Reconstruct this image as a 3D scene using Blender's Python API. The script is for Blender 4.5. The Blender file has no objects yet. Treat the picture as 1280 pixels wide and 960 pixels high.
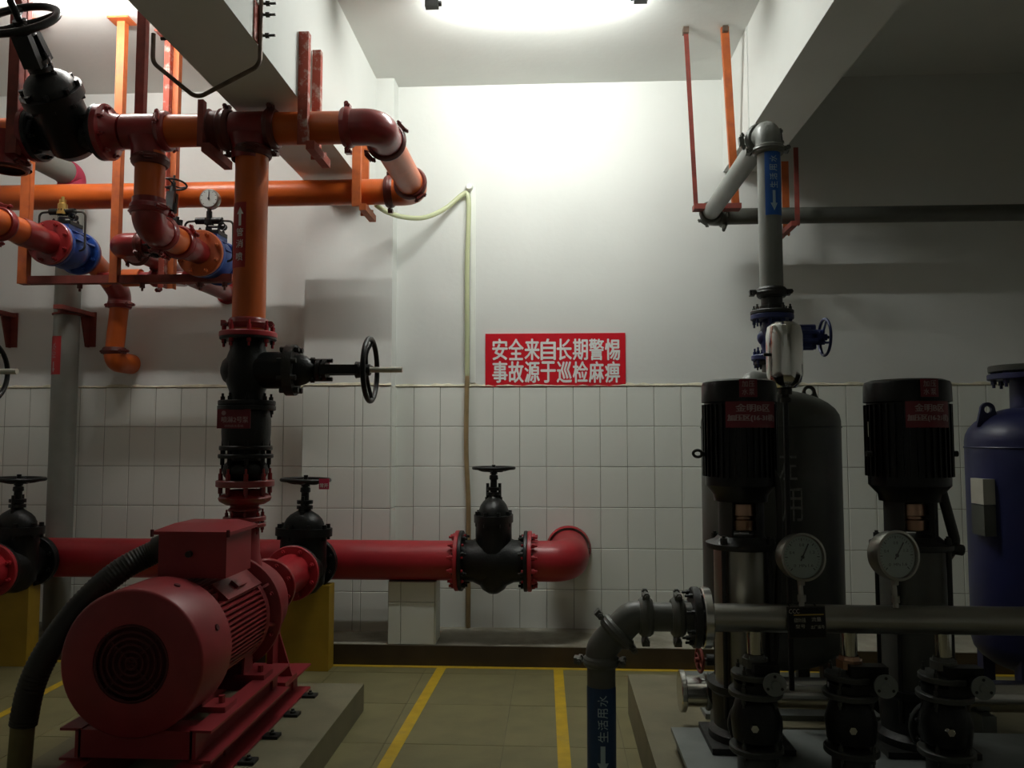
import bpy, bmesh, math, random
from mathutils import Vector, Matrix
random.seed(7)
PI = math.pi
scene = bpy.context.scene
C = scene.collection
R_ = math.radians

# ------------------------------------------------------------------ camera
F = 1000.0                       # focal length in pixels of the 1280x960 frame
YAW, PITCH = math.atan(53/F), math.atan(65/F)
EYE = Vector((0, 0, 1.545))
cam = bpy.data.cameras.new('camera'); cam.sensor_width = 36; cam.lens = 36*F/1280
cam.clip_start = 0.05; cam.clip_end = 60
camo = bpy.data.objects.new('camera', cam); C.objects.link(camo)
camo.location = EYE; camo.rotation_euler = (PI/2+PITCH, 0, YAW)
scene.camera = camo
CR = (Matrix.Rotation(YAW, 3, 'Z') @ Matrix.Rotation(PI/2+PITCH, 3, 'X'))

def at(px, py, Y):
    d = CR @ Vector(((px-640)/F, (480-py)/F, -1))
    return EYE + d*(Y/d.y)

# ------------------------------------------------------------------ world, exposure (lamps are the fluorescent tubes below)
w = bpy.data.worlds.new('world'); scene.world = w; w.use_nodes = True
w.node_tree.nodes['Background'].inputs[0].default_value = (0.6, 0.65, 0.6, 1)
w.node_tree.nodes['Background'].inputs[1].default_value = 0.0
TUBE, TUBE_LEFT = 285.0, 180.0   # emission of the two lit tubes
vs = scene.view_settings
vs.view_transform = 'Standard'; vs.look = 'None'; vs.gamma = 1; vs.use_curve_mapping = False
vs.exposure = 0.0
scene.cycles.use_denoising = True
scene.cycles.max_bounces = 8; scene.cycles.diffuse_bounces = 4
scene.cycles.sample_clamp_indirect = 4.0

# ------------------------------------------------------------------ materials
def mat(name, col, rough=.5, metal=0.0, var=.15, scale=6.0, bump=0.0, bscale=60.0, dirt=None, dirtamt=.5, dscale=3.0, coat=0.0, emit=None, trans=0.0, spec=None):
    m = bpy.data.materials.new(name); m.use_nodes = True
    nt = m.node_tree; N = nt.nodes; L = nt.links
    b = N['Principled BSDF']
    b.inputs['Roughness'].default_value = rough; b.inputs['Metallic'].default_value = metal
    if coat: b.inputs['Coat Weight'].default_value = coat
    if spec is not None: b.inputs['Specular IOR Level'].default_value = spec
    if trans: b.inputs['Transmission Weight'].default_value = trans
    tc = N.new('ShaderNodeTexCoord')
    n = N.new('ShaderNodeTexNoise'); n.inputs['Scale'].default_value = scale; n.inputs['Detail'].default_value = 6
    L.new(tc.outputs['Object'], n.inputs['Vector'])
    r = N.new('ShaderNodeValToRGB')
    r.color_ramp.elements[0].position = .3; r.color_ramp.elements[1].position = .7
    r.color_ramp.elements[0].color = tuple(c*(1-var) for c in col)+(1,)
    r.color_ramp.elements[1].color = tuple(min(1, c*(1+var)) for c in col)+(1,)
    L.new(n.outputs['Fac'], r.inputs['Fac'])
    out = r.outputs['Color']
    if dirt:
        n2 = N.new('ShaderNodeTexNoise'); n2.inputs['Scale'].default_value = dscale; n2.inputs['Detail'].default_value = 9
        n2.inputs['Roughness'].default_value = .65
        L.new(tc.outputs['Object'], n2.inputs['Vector'])
        r2 = N.new('ShaderNodeValToRGB'); r2.color_ramp.elements[0].position = .52; r2.color_ramp.elements[1].position = .68
        L.new(n2.outputs['Fac'], r2.inputs['Fac'])
        mu = N.new('ShaderNodeMath'); mu.operation = 'MULTIPLY'; mu.inputs[1].default_value = dirtamt
        L.new(r2.outputs['Color'], mu.inputs[0])
        mx = N.new('ShaderNodeMix'); mx.data_type = 'RGBA'
        L.new(mu.outputs[0], mx.inputs[0]); L.new(out, mx.inputs[6]); mx.inputs[7].default_value = tuple(dirt)+(1,)
        out = mx.outputs[2]
    L.new(out, b.inputs['Base Color'])
    if bump:
        n3 = N.new('ShaderNodeTexNoise'); n3.inputs['Scale'].default_value = bscale; n3.inputs['Detail'].default_value = 5
        L.new(tc.outputs['Object'], n3.inputs['Vector'])
        bp = N.new('ShaderNodeBump'); bp.inputs['Strength'].default_value = bump; bp.inputs['Distance'].default_value = .01
        L.new(n3.outputs['Fac'], bp.inputs['Height']); L.new(bp.outputs[0], b.inputs['Normal'])
    if emit:
        b.inputs['Emission Color'].default_value = tuple(emit[:3])+(1,); b.inputs['Emission Strength'].default_value = emit[3]
    return m

PLASTER = mat('white_plaster', (.70, .71, .68), .9, var=.04, scale=1.4, bump=.12, bscale=25)
SOFFIT = PLASTER
CONC = mat('concrete', (0.306, 0.289, 0.2295), .85, var=.2, scale=5, bump=.25, dirt=(.12, .10, .06), dirtamt=.6)
TILE = mat('wall_tile_glaze', (.77, .79, .73), .28, var=.04, scale=2, dirt=(.56, .54, .44), dirtamt=.4, dscale=1.3)
GROUT = mat('grout', (.30, .29, .24), .9, var=.2, scale=9)
TRIMG = mat('rough_mortar', (.62, .58, .44), .95, var=.2, scale=14, bump=.6, bscale=50)
FTILE = mat('floor_tile_glaze', (.185, .165, .075), .5, var=.14, scale=5, dirt=(.14, .115, .055), dirtamt=.4, dscale=4, bump=.05)
FGROUT = mat('floor_grout', (.17, .15, .09), .9)
SKIRT = mat('brown_skirting', (0.045, 0.0288, 0.0132), .5, var=.25, scale=5)
PLINTH = mat('painted_concrete', (0.1755, 0.158, 0.0936), .7, var=.14, scale=6, bump=.1, dirt=(.17, .14, .08), dirtamt=.45)
YLINE = mat('yellow_line_paint', (0.528, 0.344, 0.012), .55, var=.12, scale=14, dirt=(.35, .26, .06), dirtamt=.5, dscale=8)
YPIER = mat('yellow_pier_paint', (0.372, 0.228, 0.012), .6, var=.15, scale=6, dirt=(.3, .2, .03), dirtamt=.5)
RED = mat('red_pipe_paint', (0.3378, 0.01469, 0.02203), .38, var=.12, scale=4, dirt=(.24, .02, .02), dirtamt=.35)
MAROON = mat('red_fitting_paint', (0.24, 0.0176, 0.0192), .28, var=.15, scale=8, coat=.3, dirt=(.12, .02, .01), dirtamt=.4, dscale=7)
MOTOR = mat('pump_red_paint', (0.2652, 0.02448, 0.0306), .42, var=.12, scale=6, dirt=(.2, .02, .02), dirtamt=.35)
DRED = mat('dark_red_grille', (0.072, 0.0048, 0.006), .7)
ORANGE = mat('orange_pipe_paint', (.56, .108, .014), .36, var=.12, scale=5, dirt=(.42, .09, .015), dirtamt=.45, dscale=4)
HANGO = mat('orange_primer', (0.462, 0.105, 0.021), .6, var=.2, scale=12, dirt=(.3, .06, .03), dirtamt=.6, dscale=9)
HANGR = mat('dark_red_primer', (0.195, 0.03375, 0.0225), .7, var=.25, scale=12, dirt=(.09, .025, .02), dirtamt=.7, dscale=9)
HANGP = mat('red_primer_with_plaster', (0.336, 0.056, 0.032), .75, var=.2, scale=10, dirt=(.66, .6, .55), dirtamt=.8, dscale=13)
BLACK = mat('black_iron', (0.0036, 0.0039, 0.0036), .42, spec=.35, var=.3, scale=10, bump=.15, bscale=90)
BLACKD = mat('dull_black_iron', (0.0135, 0.01395, 0.01215), .5, var=.3, scale=10, bump=.15, bscale=90)
COUPL = mat('maroon_black_coupling', (0.104, 0.0144, 0.0096), .45, var=.3, scale=12)
BOLT = mat('dark_bolts', (.045, .042, .035), .5, metal=.6)
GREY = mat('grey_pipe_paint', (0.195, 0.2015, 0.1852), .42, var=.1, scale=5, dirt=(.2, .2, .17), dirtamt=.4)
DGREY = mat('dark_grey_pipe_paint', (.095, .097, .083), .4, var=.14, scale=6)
GALV = mat('galvanised_pipe', (0.252, 0.259, 0.231), .5, metal=.3, var=.12, scale=5)
STEEL = mat('stainless_steel', (.62, .61, .57), .22, metal=1, var=.05, scale=3)
STEELB = mat('brushed_stainless', (.36, .35, .31), .34, metal=1, var=.08, scale=3)
CHROME = mat('polished_stainless', (.72, .72, .69), .10, metal=1, var=.03)
PLATE = mat('grey_steel_plate', (0.1897, 0.2055, 0.195), .5, metal=.3, var=.15, scale=7)
TANKB = mat('dark_grey_tank_paint', (0.0405, 0.0423, 0.0342), .42, var=.2, scale=3, dirt=(.09, .09, .08), dirtamt=.3)
TANKN = mat('navy_tank_paint', (0.0128, 0.0152, 0.068), .42, var=.15, scale=3)
NAVY = mat('navy_valve_paint', (0.0176, 0.028, 0.12), .4, var=.2, scale=8)
BLUE = mat('blue_valve_paint', (0.01575, 0.063, 0.2888), .38, var=.15, scale=9, dirt=(.006, .012, .05), dirtamt=.8, dscale=9)
BRASS = mat('brass', (.62, .45, .14), .35, metal=.9)
COPPER = mat('copper_coupling', (0.375, 0.2325, 0.1575), .3, metal=1)
MBLACK = mat('pump_motor_black', (0.00225, 0.00225, 0.002025), .33, spec=.3, var=.2, scale=6)
CABLE = mat('black_flex_conduit', (0.0144, 0.0136, 0.0096), .5, var=.3, scale=14)
OLIVE = mat('olive_conduit_pipe', (.16, .14, .05), .6, var=.2)
HOSE = mat('clear_hose', (.72, .76, .48), .25, var=.06, trans=.35)
HOSEB = mat('stained_hose', (.36, .26, .13), .35, var=.2, scale=9, trans=.2)
PVC = mat('white_plastic', (.78, .80, .74), .45, var=.03)
SIGNR = mat('red_sign_face', (.62, .008, .02), .35, var=.03)
PLATER = mat('maroon_plate', (0.154, 0.0066, 0.0165), .4, var=.08)
WRAPR = mat('red_label_wrap', (.36, .012, .014), .45, var=.08)
WRAPB = mat('blue_label_wrap', (.012, .10, .42), .42, var=.08)
WRAPD = mat('dark_blue_label_wrap', (.010, .045, .13), .42, var=.08)
DMET = mat('dark_cast_fitting', (.05, .052, .045), .42, var=.25, scale=8)
WHITE = mat('white_lettering', (.80, .82, .80), .55, var=.02)
PINKW = mat('pale_pink_lettering', (0.372, 0.252, 0.252), .6, var=.03)
PALEB = mat('pale_blue_lettering', (.42, .56, .66), .6, var=.03)
CHALK = mat('chalk_marks', (0.204, 0.204, 0.186), .95, var=.35, scale=40)
GOLD = mat('gold_print', (.45, .30, .05), .5)
PINKP = mat('pink_card', (.46, .025, .075), .6, var=.05)
DIAL = mat('gauge_dial', (.62, .68, .64), .35, var=.03)
GBLACK = mat('gauge_print', (.01, .01, .01), .6)
GLASS = mat('gauge_glass', (.9, .95, .92), .03, var=.0, trans=1.0)
STICK = mat('paper_sticker', (.45, .43, .36), .7, var=.1)
LAMP = mat('fluorescent_tube', (.9, .9, .9), .5, emit=(.975, 1, .95, TUBE))
LAMPB = mat('old_fluorescent_tube', (.9, .9, .9), .5, emit=(1, .975, .93, TUBE_LEFT))
LAMPH = mat('lamp_housing', (.75, .76, .73), .5, var=.02)
RUSTY = mat('rusty_conduit', (.14, .095, .07), .5, var=.4, scale=20, metal=.3)
SILVER = mat('bare_steel_stem', (.66, .64, .56), .3, metal=.8)

# ------------------------------------------------------------------ mesh builder
class M:
    def __init__(s, T=None):
        s.bm = bmesh.new(); s.T = T or Matrix.Identity(4)
    def v(s, p): return s.bm.verts.new(s.T @ Vector(p))
    def face(s, vs):
        try: return s.bm.faces.new(vs)
        except ValueError: return None
    def box(s, x0, x1, y0, y1, z0, z1):
        a = [s.v((x, y, z)) for z in (z0, z1) for y in (y0, y1) for x in (x0, x1)]
        for q in ((0, 2, 3, 1), (4, 5, 7, 6), (0, 1, 5, 4), (2, 6, 7, 3), (0, 4, 6, 2), (1, 3, 7, 5)):
            s.face([a[i] for i in q])
        return s
    def bar(s, p0, p1, wx, wy, up=(0, 0, 1)):
        """rectangular bar from p0 to p1, wx across, wy along 'up'"""
        p0, p1 = Vector(p0), Vector(p1); d = (p1-p0).normalized(); u = Vector(up)
        if abs(d.dot(u)) > .98: u = Vector((0, 1, 0))
        a = d.cross(u).normalized(); b = a.cross(d).normalized()
        r = [[s.v(p+a*(sx*wx/2)+b*(sy*wy/2)) for sx, sy in ((-1, -1), (1, -1), (1, 1), (-1, 1))] for p in (p0, p1)]
        s.face(r[0][::-1]); s.face(r[1])
        for i in range(4): s.face([r[0][i], r[0][(i+1) % 4], r[1][(i+1) % 4], r[1][i]])
        return s
    def angle(s, p0, p1, wx, wy, t=.006, sx=1, sy=1):
        """vertical-ish L angle iron: flange facing the viewer (width wx) and a return (depth wy)"""
        p0, p1 = Vector(p0), Vector(p1)
        s.bar(p0, p1, wx, t, (0, 1, 0))
        o = Vector((sx*(wx/2-t/2), sy*(wy/2), 0)); s.bar(p0+o, p1+o, t, wy, (0, 1, 0)); return s
    def lathe(s, prof, o=(0, 0, 0), ax=(0, 0, 1), n=28, sa=1.0, sb=1.0, xdir=None):
        """profile [(t, r)] turned about the axis ax through o; closed at ends whose r is 0"""
        o, ax = Vector(o), Vector(ax).normalized()
        u = Vector(xdir) if xdir else (Vector((1, 0, 0)) if abs(ax.x) < .9 else Vector((0, 0, 1)))
        u = (u-ax*u.dot(ax)).normalized(); wv = ax.cross(u)
        rings = []
        for t, r in prof:
            c = o+ax*t
            if r < 1e-6: rings.append([s.v(c)])
            else: rings.append([s.v(c+u*(math.cos(2*PI*i/n)*r*sa)+wv*(math.sin(2*PI*i/n)*r*sb)) for i in range(n)])
        for a, b in zip(rings, rings[1:]):
            for i in range(n):
                j = (i+1) % n
                if len(a) == 1 and len(b) == 1: continue
                if len(a) == 1: s.face([a[0], b[j], b[i]])
                elif len(b) == 1: s.face([a[i], a[j], b[0]])
                else: s.face([a[i], a[j], b[j], b[i]])
        return s
    def cyl(s, p0, p1, r0, r1=None, n=20):
        p0, p1 = Vector(p0), Vector(p1); h = (p1-p0).length; r1 = r0 if r1 is None else r1
        return s.lathe([(0, 0), (0, r0), (h, r1), (h, 0)], p0, p1-p0, n)
    def pipe(s, p0, p1, r, n=28): return s.cyl(p0, p1, r, None, n)
    def torus(s, c, ax, R, r, n=32, k=10, a0=0, a1=2*PI, sa=1.0):
        c, ax = Vector(c), Vector(ax).normalized()
        u = Vector((1, 0, 0)) if abs(ax.x) < .9 else Vector((0, 0, 1))
        u = (u-ax*u.dot(ax)).normalized(); wv = ax.cross(u); rings = []
        for i in range(n):
            a = 2*PI*i/n; e = u*math.cos(a)+wv*math.sin(a)
            rings.append([s.v(c+e*(R+r*math.cos(2*PI*j/k))+ax*(r*math.sin(2*PI*j/k))) for j in range(k)])
        for i in range(n):
            a, b = rings[i], rings[(i+1) % n]
            for j in range(k): s.face([a[j], b[j], b[(j+1) % k], a[(j+1) % k]])
        return s
    def tube(s, pts, r, n=16, bend=0.0, seg=8):
        """swept round tube along a polyline whose corners are rounded to radius bend"""
        P = [Vector(p) for p in pts]
        if bend:
            Q = [P[0]]
            for a, b, c in zip(P, P[1:], P[2:]):
                d0, d1 = (a-b), (c-b); l0, l1 = d0.length, d1.length; d0, d1 = d0/l0, d1/l1
                ang = d0.angle(d1)
                if ang > PI-.02: Q.append(b); continue
                t = min(bend/math.tan(ang/2), l0*.49, l1*.49); rr = t*math.tan(ang/2)
                ctr = b+(d0+d1).normalized()*(rr/math.sin(ang/2))
                v0, v1 = b+d0*t-ctr, b+d1*t-ctr; tot = v0.angle(v1); axs = v0.cross(v1).normalized()
                for i in range(seg+1): Q.append(ctr+Matrix.Rotation(tot*i/seg, 3, axs) @ v0)
            Q.append(P[-1]); P = Q
        rr = r if isinstance(r, (list, tuple)) else [r]*len(P)
        t0 = (P[1]-P[0]).normalized(); u = t0.orthogonal().normalized(); rings = []
        for i, p in enumerate(P):
            t = (P[min(i+1, len(P)-1)]-P[max(i-1, 0)]).normalized()
            u = (u-t*u.dot(t)).normalized(); wv = t.cross(u)
            rings.append([s.v(p+u*(math.cos(2*PI*j/n)*rr[i])+wv*(math.sin(2*PI*j/n)*rr[i])) for j in range(n)])
        for a, b in zip(rings, rings[1:]):
            for j in range(n): s.face([a[j], a[(j+1) % n], b[(j+1) % n], b[j]])
        s.face(rings[0][::-1]); s.face(rings[-1]); return s
    def spline(s, pts, r, n=14, sub=8):
        P = [Vector(p) for p in pts]; Q = []
        for i in range(len(P)-1):
            a, b, c, d = P[max(i-1, 0)], P[i], P[i+1], P[min(i+2, len(P)-1)]
            for k in range(sub):
                t = k/sub
                Q.append(.5*((2*b)+(c-a)*t+(2*a-5*b+4*c-d)*t*t+(3*b-a-3*c+d)*t**3))
        Q.append(P[-1]); return s.tube(Q, r, n)
    def prism(s, poly, o, ux, uy, h):
        """flat polygon [(a,b)] in the plane o+ux*a+uy*b, thickened h along ux x uy"""
        o, ux, uy = Vector(o), Vector(ux).normalized(), Vector(uy).normalized(); nn = ux.cross(uy)*h
        A = [s.v(o+ux*a+uy*b) for a, b in poly]; B = [s.v(o+ux*a+uy*b+nn) for a, b in poly]
        s.face(A[::-1]); s.face(B); k = len(poly)
        for i in range(k): s.face([A[i], A[(i+1) % k], B[(i+1) % k], B[i]])
        return s
    def bolts(s, c, ax, R, n, r, t0, t1, a0=0.0):
        c, ax = Vector(c), Vector(ax).normalized(); u = Vector((1, 0, 0)) if abs(ax.x) < .9 else Vector((0, 0, 1))
        u = (u-ax*u.dot(ax)).normalized(); wv = ax.cross(u)
        for i in range(n):
            a = a0+2*PI*(i+.5)/n; p = c+u*(math.cos(a)*R)+wv*(math.sin(a)*R)
            s.cyl(p+ax*t0, p+ax*t1, r, None, 6)
            e = .25*(t1-t0); s.cyl(p+ax*(t0-e), p+ax*(t1+e), r*.55, None, 6)
        return s
    def flange(s, c, ax, R, t=.022, nb=8, bt=.018, br=None, bore=0):
        """bolted flange disc centred on c"""
        s.lathe([(-t/2, 0), (-t/2, R-.004), (-t/2+.004, R), (t/2-.004, R), (t/2, R-.004), (t/2, 0)], c, ax, 36)
        if nb: s.bolts(c, ax, R*.83, nb, br or R*.085, -t/2-bt, t/2+bt)
        return s
    def coupling(s, c, ax, r, ear=(0, 0, 1), wd=.055):
        """grooved clamp coupling: two ribs, a belly and a pair of bolted ears"""
        h = wd/2
        s.lathe([(-h, r-.002), (-h, r+.012), (-h*.6, r+.02), (-h*.3, r+.02), (0, r+.024), (h*.3, r+.02), (h*.6, r+.02), (h, r+.012), (h, r-.002)], c, ax, 32)
        c, ax, e = Vector(c), Vector(ax).normalized(), Vector(ear)
        e = (e-ax*e.dot(ax)).normalized(); f = ax.cross(e)
        for sg in (1, -1):
            o = c+e*(sg*(r+.034))
            s.bar(o-f*.022-e*.010, o+f*.022-e*.010, wd*.55, .022, e)
            s.cyl(o-f*.045, o+f*.045, .007, None, 8)
            for k in (-1, 1): s.cyl(o+f*(k*.023), o+f*(k*.036), .013, None, 6)
        return s
    def wheel(s, c, ax, R, rr, spokes=5, hub=.02, dish=0.0):
        """handwheel rim, curved spokes and hub"""
        s.torus(c, ax, R-rr, rr, 36, 10)
        c, ax = Vector(c), Vector(ax).normalized(); u = Vector((1, 0, 0)) if abs(ax.x) < .9 else Vector((0, 0, 1))
        u = (u-ax*u.dot(ax)).normalized(); wv = ax.cross(u)
        h = c-ax*dish
        s.cyl(h-ax*.022, h+ax*.022, hub, None, 14)
        for i in range(spokes):
            a = 2*PI*(i+.25)/spokes; e = u*math.cos(a)+wv*math.sin(a); g = u*math.cos(a+.35)+wv*math.sin(a+.35)
            s.tube([h+e*(hub*.6), h+g*(R*.5)-ax*(dish*.1), c+e*(R-rr)], rr*.78, 8, bend=R*.5, seg=4)
        return s
    def bevel(s, w_, seg=2):
        es = [e for e in s.bm.edges if len(e.link_faces) == 2 and e.calc_face_angle(0) > .6]
        bmesh.ops.bevel(s.bm, geom=es, offset=w_, segments=seg, affect='EDGES', profile=.7, clamp_overlap=True); return s

ORIG = {}
def build(name, m, material, parent=None, smooth=True):
    o0 = ORIG.get(parent.name, Vector()) if parent else Vector()
    m.bm.normal_update(); bmesh.ops.recalc_face_normals(m.bm, faces=m.bm.faces[:])
    me = bpy.data.meshes.new(name)
    if parent is None:
        cs = [v.co for v in m.bm.verts]
        o0 = Vector(((min(c.x for c in cs)+max(c.x for c in cs))/2, (min(c.y for c in cs)+max(c.y for c in cs))/2, min(c.z for c in cs)))
    bmesh.ops.translate(m.bm, verts=m.bm.verts[:], vec=-o0)
    m.bm.to_mesh(me); m.bm.free()
    me.materials.append(material)
    if smooth: me.shade_smooth(); me.set_sharp_from_angle(angle=R_(38))
    o = bpy.data.objects.new(name, me); C.objects.link(o)
    ORIG[o.name] = o0
    if parent: o.parent = parent
    else: o.location = o0
    return o

def tag(o, label=None, cat=None, group=None, kind=None):
    if label: o['label'] = label
    if cat: o['category'] = cat
    if group: o['group'] = group
    if kind: o['kind'] = kind
    return o

def thing(name, label, cat, loc, group=None):
    o = bpy.data.objects.new(name, None); C.objects.link(o); o.location = loc; o.empty_display_size = .1
    ORIG[o.name] = Vector(loc)
    return tag(o, label, cat, group)

def dup(o, delta, label, parent=None):
    c = o.copy(); C.objects.link(c); ORIG[c.name] = ORIG[o.name]+Vector(delta) if parent is None else ORIG[o.name]
    if parent: c.parent = parent
    else: c.location = o.location+Vector(delta); c['label'] = label
    for k in list(o.children): dup(k, delta, None, c)
    return c

# lettering: glyph outlines filled as flat geometry, then laid on a plane or wrapped round a pipe
def glyphs(body, bold=0.0):
    cu = bpy.data.curves.new('t', 'FONT'); cu.body = body; cu.size = 1; cu.resolution_u = 2
    cu.align_x = 'LEFT'; cu.fill_mode = 'FRONT'
    o = bpy.data.objects.new('t', cu); C.objects.link(o)
    dg = bpy.context.evaluated_depsgraph_get(); me = bpy.data.meshes.new_from_object(o.evaluated_get(dg))
    V = [(v.co.x, v.co.y) for v in me.vertices]; P = [tuple(p.vertices) for p in me.polygons]
    bpy.data.objects.remove(o); bpy.data.curves.remove(cu); bpy.data.meshes.remove(me)
    return V, P

def put_text(m, body, box, fn, bold=0.0, rot=0):
    """fit the glyphs into box (u0,u1,v0,v1) of a surface, fn(u,v)->point; rot in quarter turns ccw"""
    V, P = glyphs(body, bold)
    for _ in range(rot % 4): V = [(-y, x) for x, y in V]
    x0, x1 = min(v[0] for v in V), max(v[0] for v in V); y0, y1 = min(v[1] for v in V), max(v[1] for v in V)
    u0, u1, v0, v1 = box
    vs_ = [m.v(fn(u0+(x-x0)/(x1-x0)*(u1-u0), v0+(y-y0)/(y1-y0)*(v1-v0))) for x, y in V]
    for p in P: m.face([vs_[i] for i in p])
    if bold:            # heavier strokes: the same glyph again, a hair to the sides
        um, vm = (u0+u1)/2, (v0+v1)/2; e = 1e-3
        nn = (fn(um+e, vm)-fn(um, vm)).cross(fn(um, vm+e)-fn(um, vm)).normalized()
        for q, (du, dv) in enumerate(((-bold, 0), (bold, 0), (0, -bold*.6), (0, bold*.6))):
            k = [m.v(fn(u0+(x-x0)/(x1-x0)*(u1-u0)+du*(u1-u0), v0+(y-y0)/(y1-y0)*(v1-v0)+dv*(v1-v0))+nn*(.00025*(q+1))) for x, y in V]
            for p in P: m.face([k[i] for i in p])
    return m

def arrow(m, box, fn, down=True):
    u0, u1, v0, v1 = box; um = (u0+u1)/2; hw = (u1-u0)*.2; vh = .38*(v1-v0)
    tip, base, neck = (v0, v1, v0+vh) if down else (v1, v0, v1-vh)
    for i in range(2):
        a, b = um-hw+i*hw, um+i*hw
        m.face([m.v(fn(*q)) for q in ((a, base), (a, neck), (b, neck), (b, base))])
    for i in range(6):              # the head in narrow strips so that it follows a round pipe
        a, b = u0+(u1-u0)*i/6, u0+(u1-u0)*(i+1)/6
        t = lambda u: tip+(neck-tip)*abs(u-um)/((u1-u0)/2)
        q = [(a, neck), (b, neck), (b, t(b)), (a, t(a))]
        q = [p for k, p in enumerate(q) if k < 2 or abs(p[1]-neck) > 1e-6]
        m.face([m.v(fn(*p)) for p in q])
    return m

def plane_fn(o, ux, uy):
    o, ux, uy = Vector(o), Vector(ux), Vector(uy)
    return lambda u, v: o+ux*u+uy*v

def wrap_fn(cx, cy, r, a0=0.0):
    return lambda u, v: Vector((cx+r*math.sin(a0+u/r), cy-r*math.cos(a0+u/r), v))

def sleeve(m, cx, cy, r, a0, a1, z0, z1, th=.0015, n=18):
    """thin label wrapped round a vertical pipe"""
    rows = []
    for rr in (r, r+th):
        rows.append([[m.v((cx+rr*math.sin(a0+(a1-a0)*i/n), cy-rr*math.cos(a0+(a1-a0)*i/n), z)) for i in range(n+1)] for z in (z0, z1)])
    for i in range(n):
        m.face([rows[1][0][i], rows[1][0][i+1], rows[1][1][i+1], rows[1][1][i]])
        m.face([rows[0][1][i], rows[0][1][i+1], rows[0][0][i+1], rows[0][0][i]])
        for k in (0, 1): m.face([rows[0][k][i], rows[0][k][i+1], rows[1][k][i+1], rows[1][k][i]])
    for i in (0, n): m.face([rows[0][0][i], rows[0][1][i], rows[1][1][i], rows[1][0][i]])
    return m
# ------------------------------------------------------------------ the room
ZC, YB = 4.25, 6.0
def struct(name, m, material, parent=None, smooth=False):
    return tag(build(name, m, material, parent, smooth), kind='structure' if parent is None else None)

floor = struct('floor', M().box(-4.6, 3.85, -3.4, 6.2, -.12, -.004), FGROUT)
wall_back = struct('wall_back', M().box(-4.6, 3.85, YB, 6.2, -.12, ZC), PLASTER)
struct('wall_left', M().box(-4.8, -4.6, -3.4, 6.2, -.12, ZC), PLASTER)
struct('wall_right', M().box(3.85, 4.05, -3.4, 6.2, -.12, ZC), PLASTER)
struct('wall_front', M().box(-4.8, 4.05, -3.6, -3.4, -.12, ZC), PLASTER)
struct('ceiling', M().box(-4.8, 4.05, -3.6, 6.2, ZC, ZC+.15), PLASTER)
BLX0, BLX1, BLZ = -1.731, -1.340, 3.318
BRX0, BRX1, BRZ = 1.283, 1.600, 3.532
tag(struct('beam_left', M().box(BLX0, BLX1, -3.4, 5.84, BLZ, ZC), SOFFIT), 'white plastered ceiling beam with pipe hangers on its face')
br = struct('beam_right', M().box(BRX0, BRX1, -3.4, YB, BRZ, ZC), SOFFIT)
struct('plaster_patch', M().box(BRX0-.006, BRX0, 5.2, YB, BRZ, ZC), PLASTER, br)
CX0, CX1, CY = -1.863, -1.202, 5.84
pillar = struct('pillar', M().box(CX0, CX1, CY, YB, 0, ZC), PLASTER)
# wall tiles: 200 x 300 mm, six courses, top edge at 1.916
ZT, TW, TH = 1.916, .2, .3
TILEMESH = {}
def tile(w_, h_, x, yf, ztop, parent, t=.008, axis='y', material=TILE):
    """one wall tile with an eased edge, its face at yf and its left edge at x"""
    key = (round(w_, 3), round(h_, 3), axis)
    me = TILEMESH.get(key)
    if me is None:
        m = M()
        e, g = .003, .002
        a = [(g, 0, g), (w_-g, 0, g), (w_-g, 0, h_-g), (g, 0, h_-g)]
        b = [(g+e, -t, g+e), (w_-g-e, -t, g+e), (w_-g-e, -t, h_-g-e), (g+e, -t, h_-g-e)]
        mid = [(p[0], -t+e, p[2]) for p in a]
        if axis == 'x':
            a, b, mid = ([(-p[1], p[0], p[2]) for p in q] for q in (a, b, mid))
        A, Mi, B = ([m.v(p) for p in q] for q in (a, mid, b))
        for i in range(4):
            j = (i+1) % 4
            m.face([A[i], A[j], Mi[j], Mi[i]]); m.face([Mi[i], Mi[j], B[j], B[i]])
        m.face(B)
        m.bm.normal_update(); bmesh.ops.recalc_face_normals(m.bm, faces=m.bm.faces[:])
        if sum(f.normal.y if axis == 'y' else -f.normal.x for f in m.bm.faces) > 0:
            bmesh.ops.reverse_faces(m.bm, faces=m.bm.faces[:])
        me = bpy.data.meshes.new('tile'); m.bm.to_mesh(me); m.bm.free(); me.materials.append(material); TILEMESH[key] = me
    o = bpy.data.objects.new('tile', me); C.objects.link(o)
    o.parent = parent
    p = Vector((x, yf, ztop-h_)) if axis == 'y' else Vector((x, yf, ztop-h_))
    o.location = p-ORIG[parent.name]
    if axis == 'y': o.rotation_euler = (random.uniform(-.0025, .0025), 0, random.uniform(-.003, .003))
    return o
JX = .54
for k in range(-25, 18):
    x = JX+k*TW
    if x+TW > 3.845 or x < -4.58: continue
    x0, x1 = x, x+TW
    if x0 < CX1 and x1 > CX0:
        if x0 >= CX0 and x1 <= CX1: continue
        if x0 < CX0: x1 = CX0
        else: x0 = CX1
    if x1-x0 < .015: continue
    for r in range(6):
        tile(x1-x0, TH, x0, YB, ZT-r*TH, wall_back)
for (x0, x1) in ((CX0, -1.668), (-1.668, -1.472), (-1.472, -1.412), (-1.412, CX1)):
    for r in range(6): tile(x1-x0, TH, x0, CY, ZT-r*TH, pillar)
for r in range(6): tile(.16, TH, CX1, CY, ZT-r*TH, pillar, axis='x')
m = M().box(-4.59, CX0, YB-.004, YB, .1, ZT+.004); m.box(CX1, 3.84, YB-.004, YB, .1, ZT+.004); struct('grout_bed', m, GROUT, wall_back)
struct('grout_bed', M().box(CX0, CX1, CY-.004, CY, .1, ZT+.004), GROUT, pillar)
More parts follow.
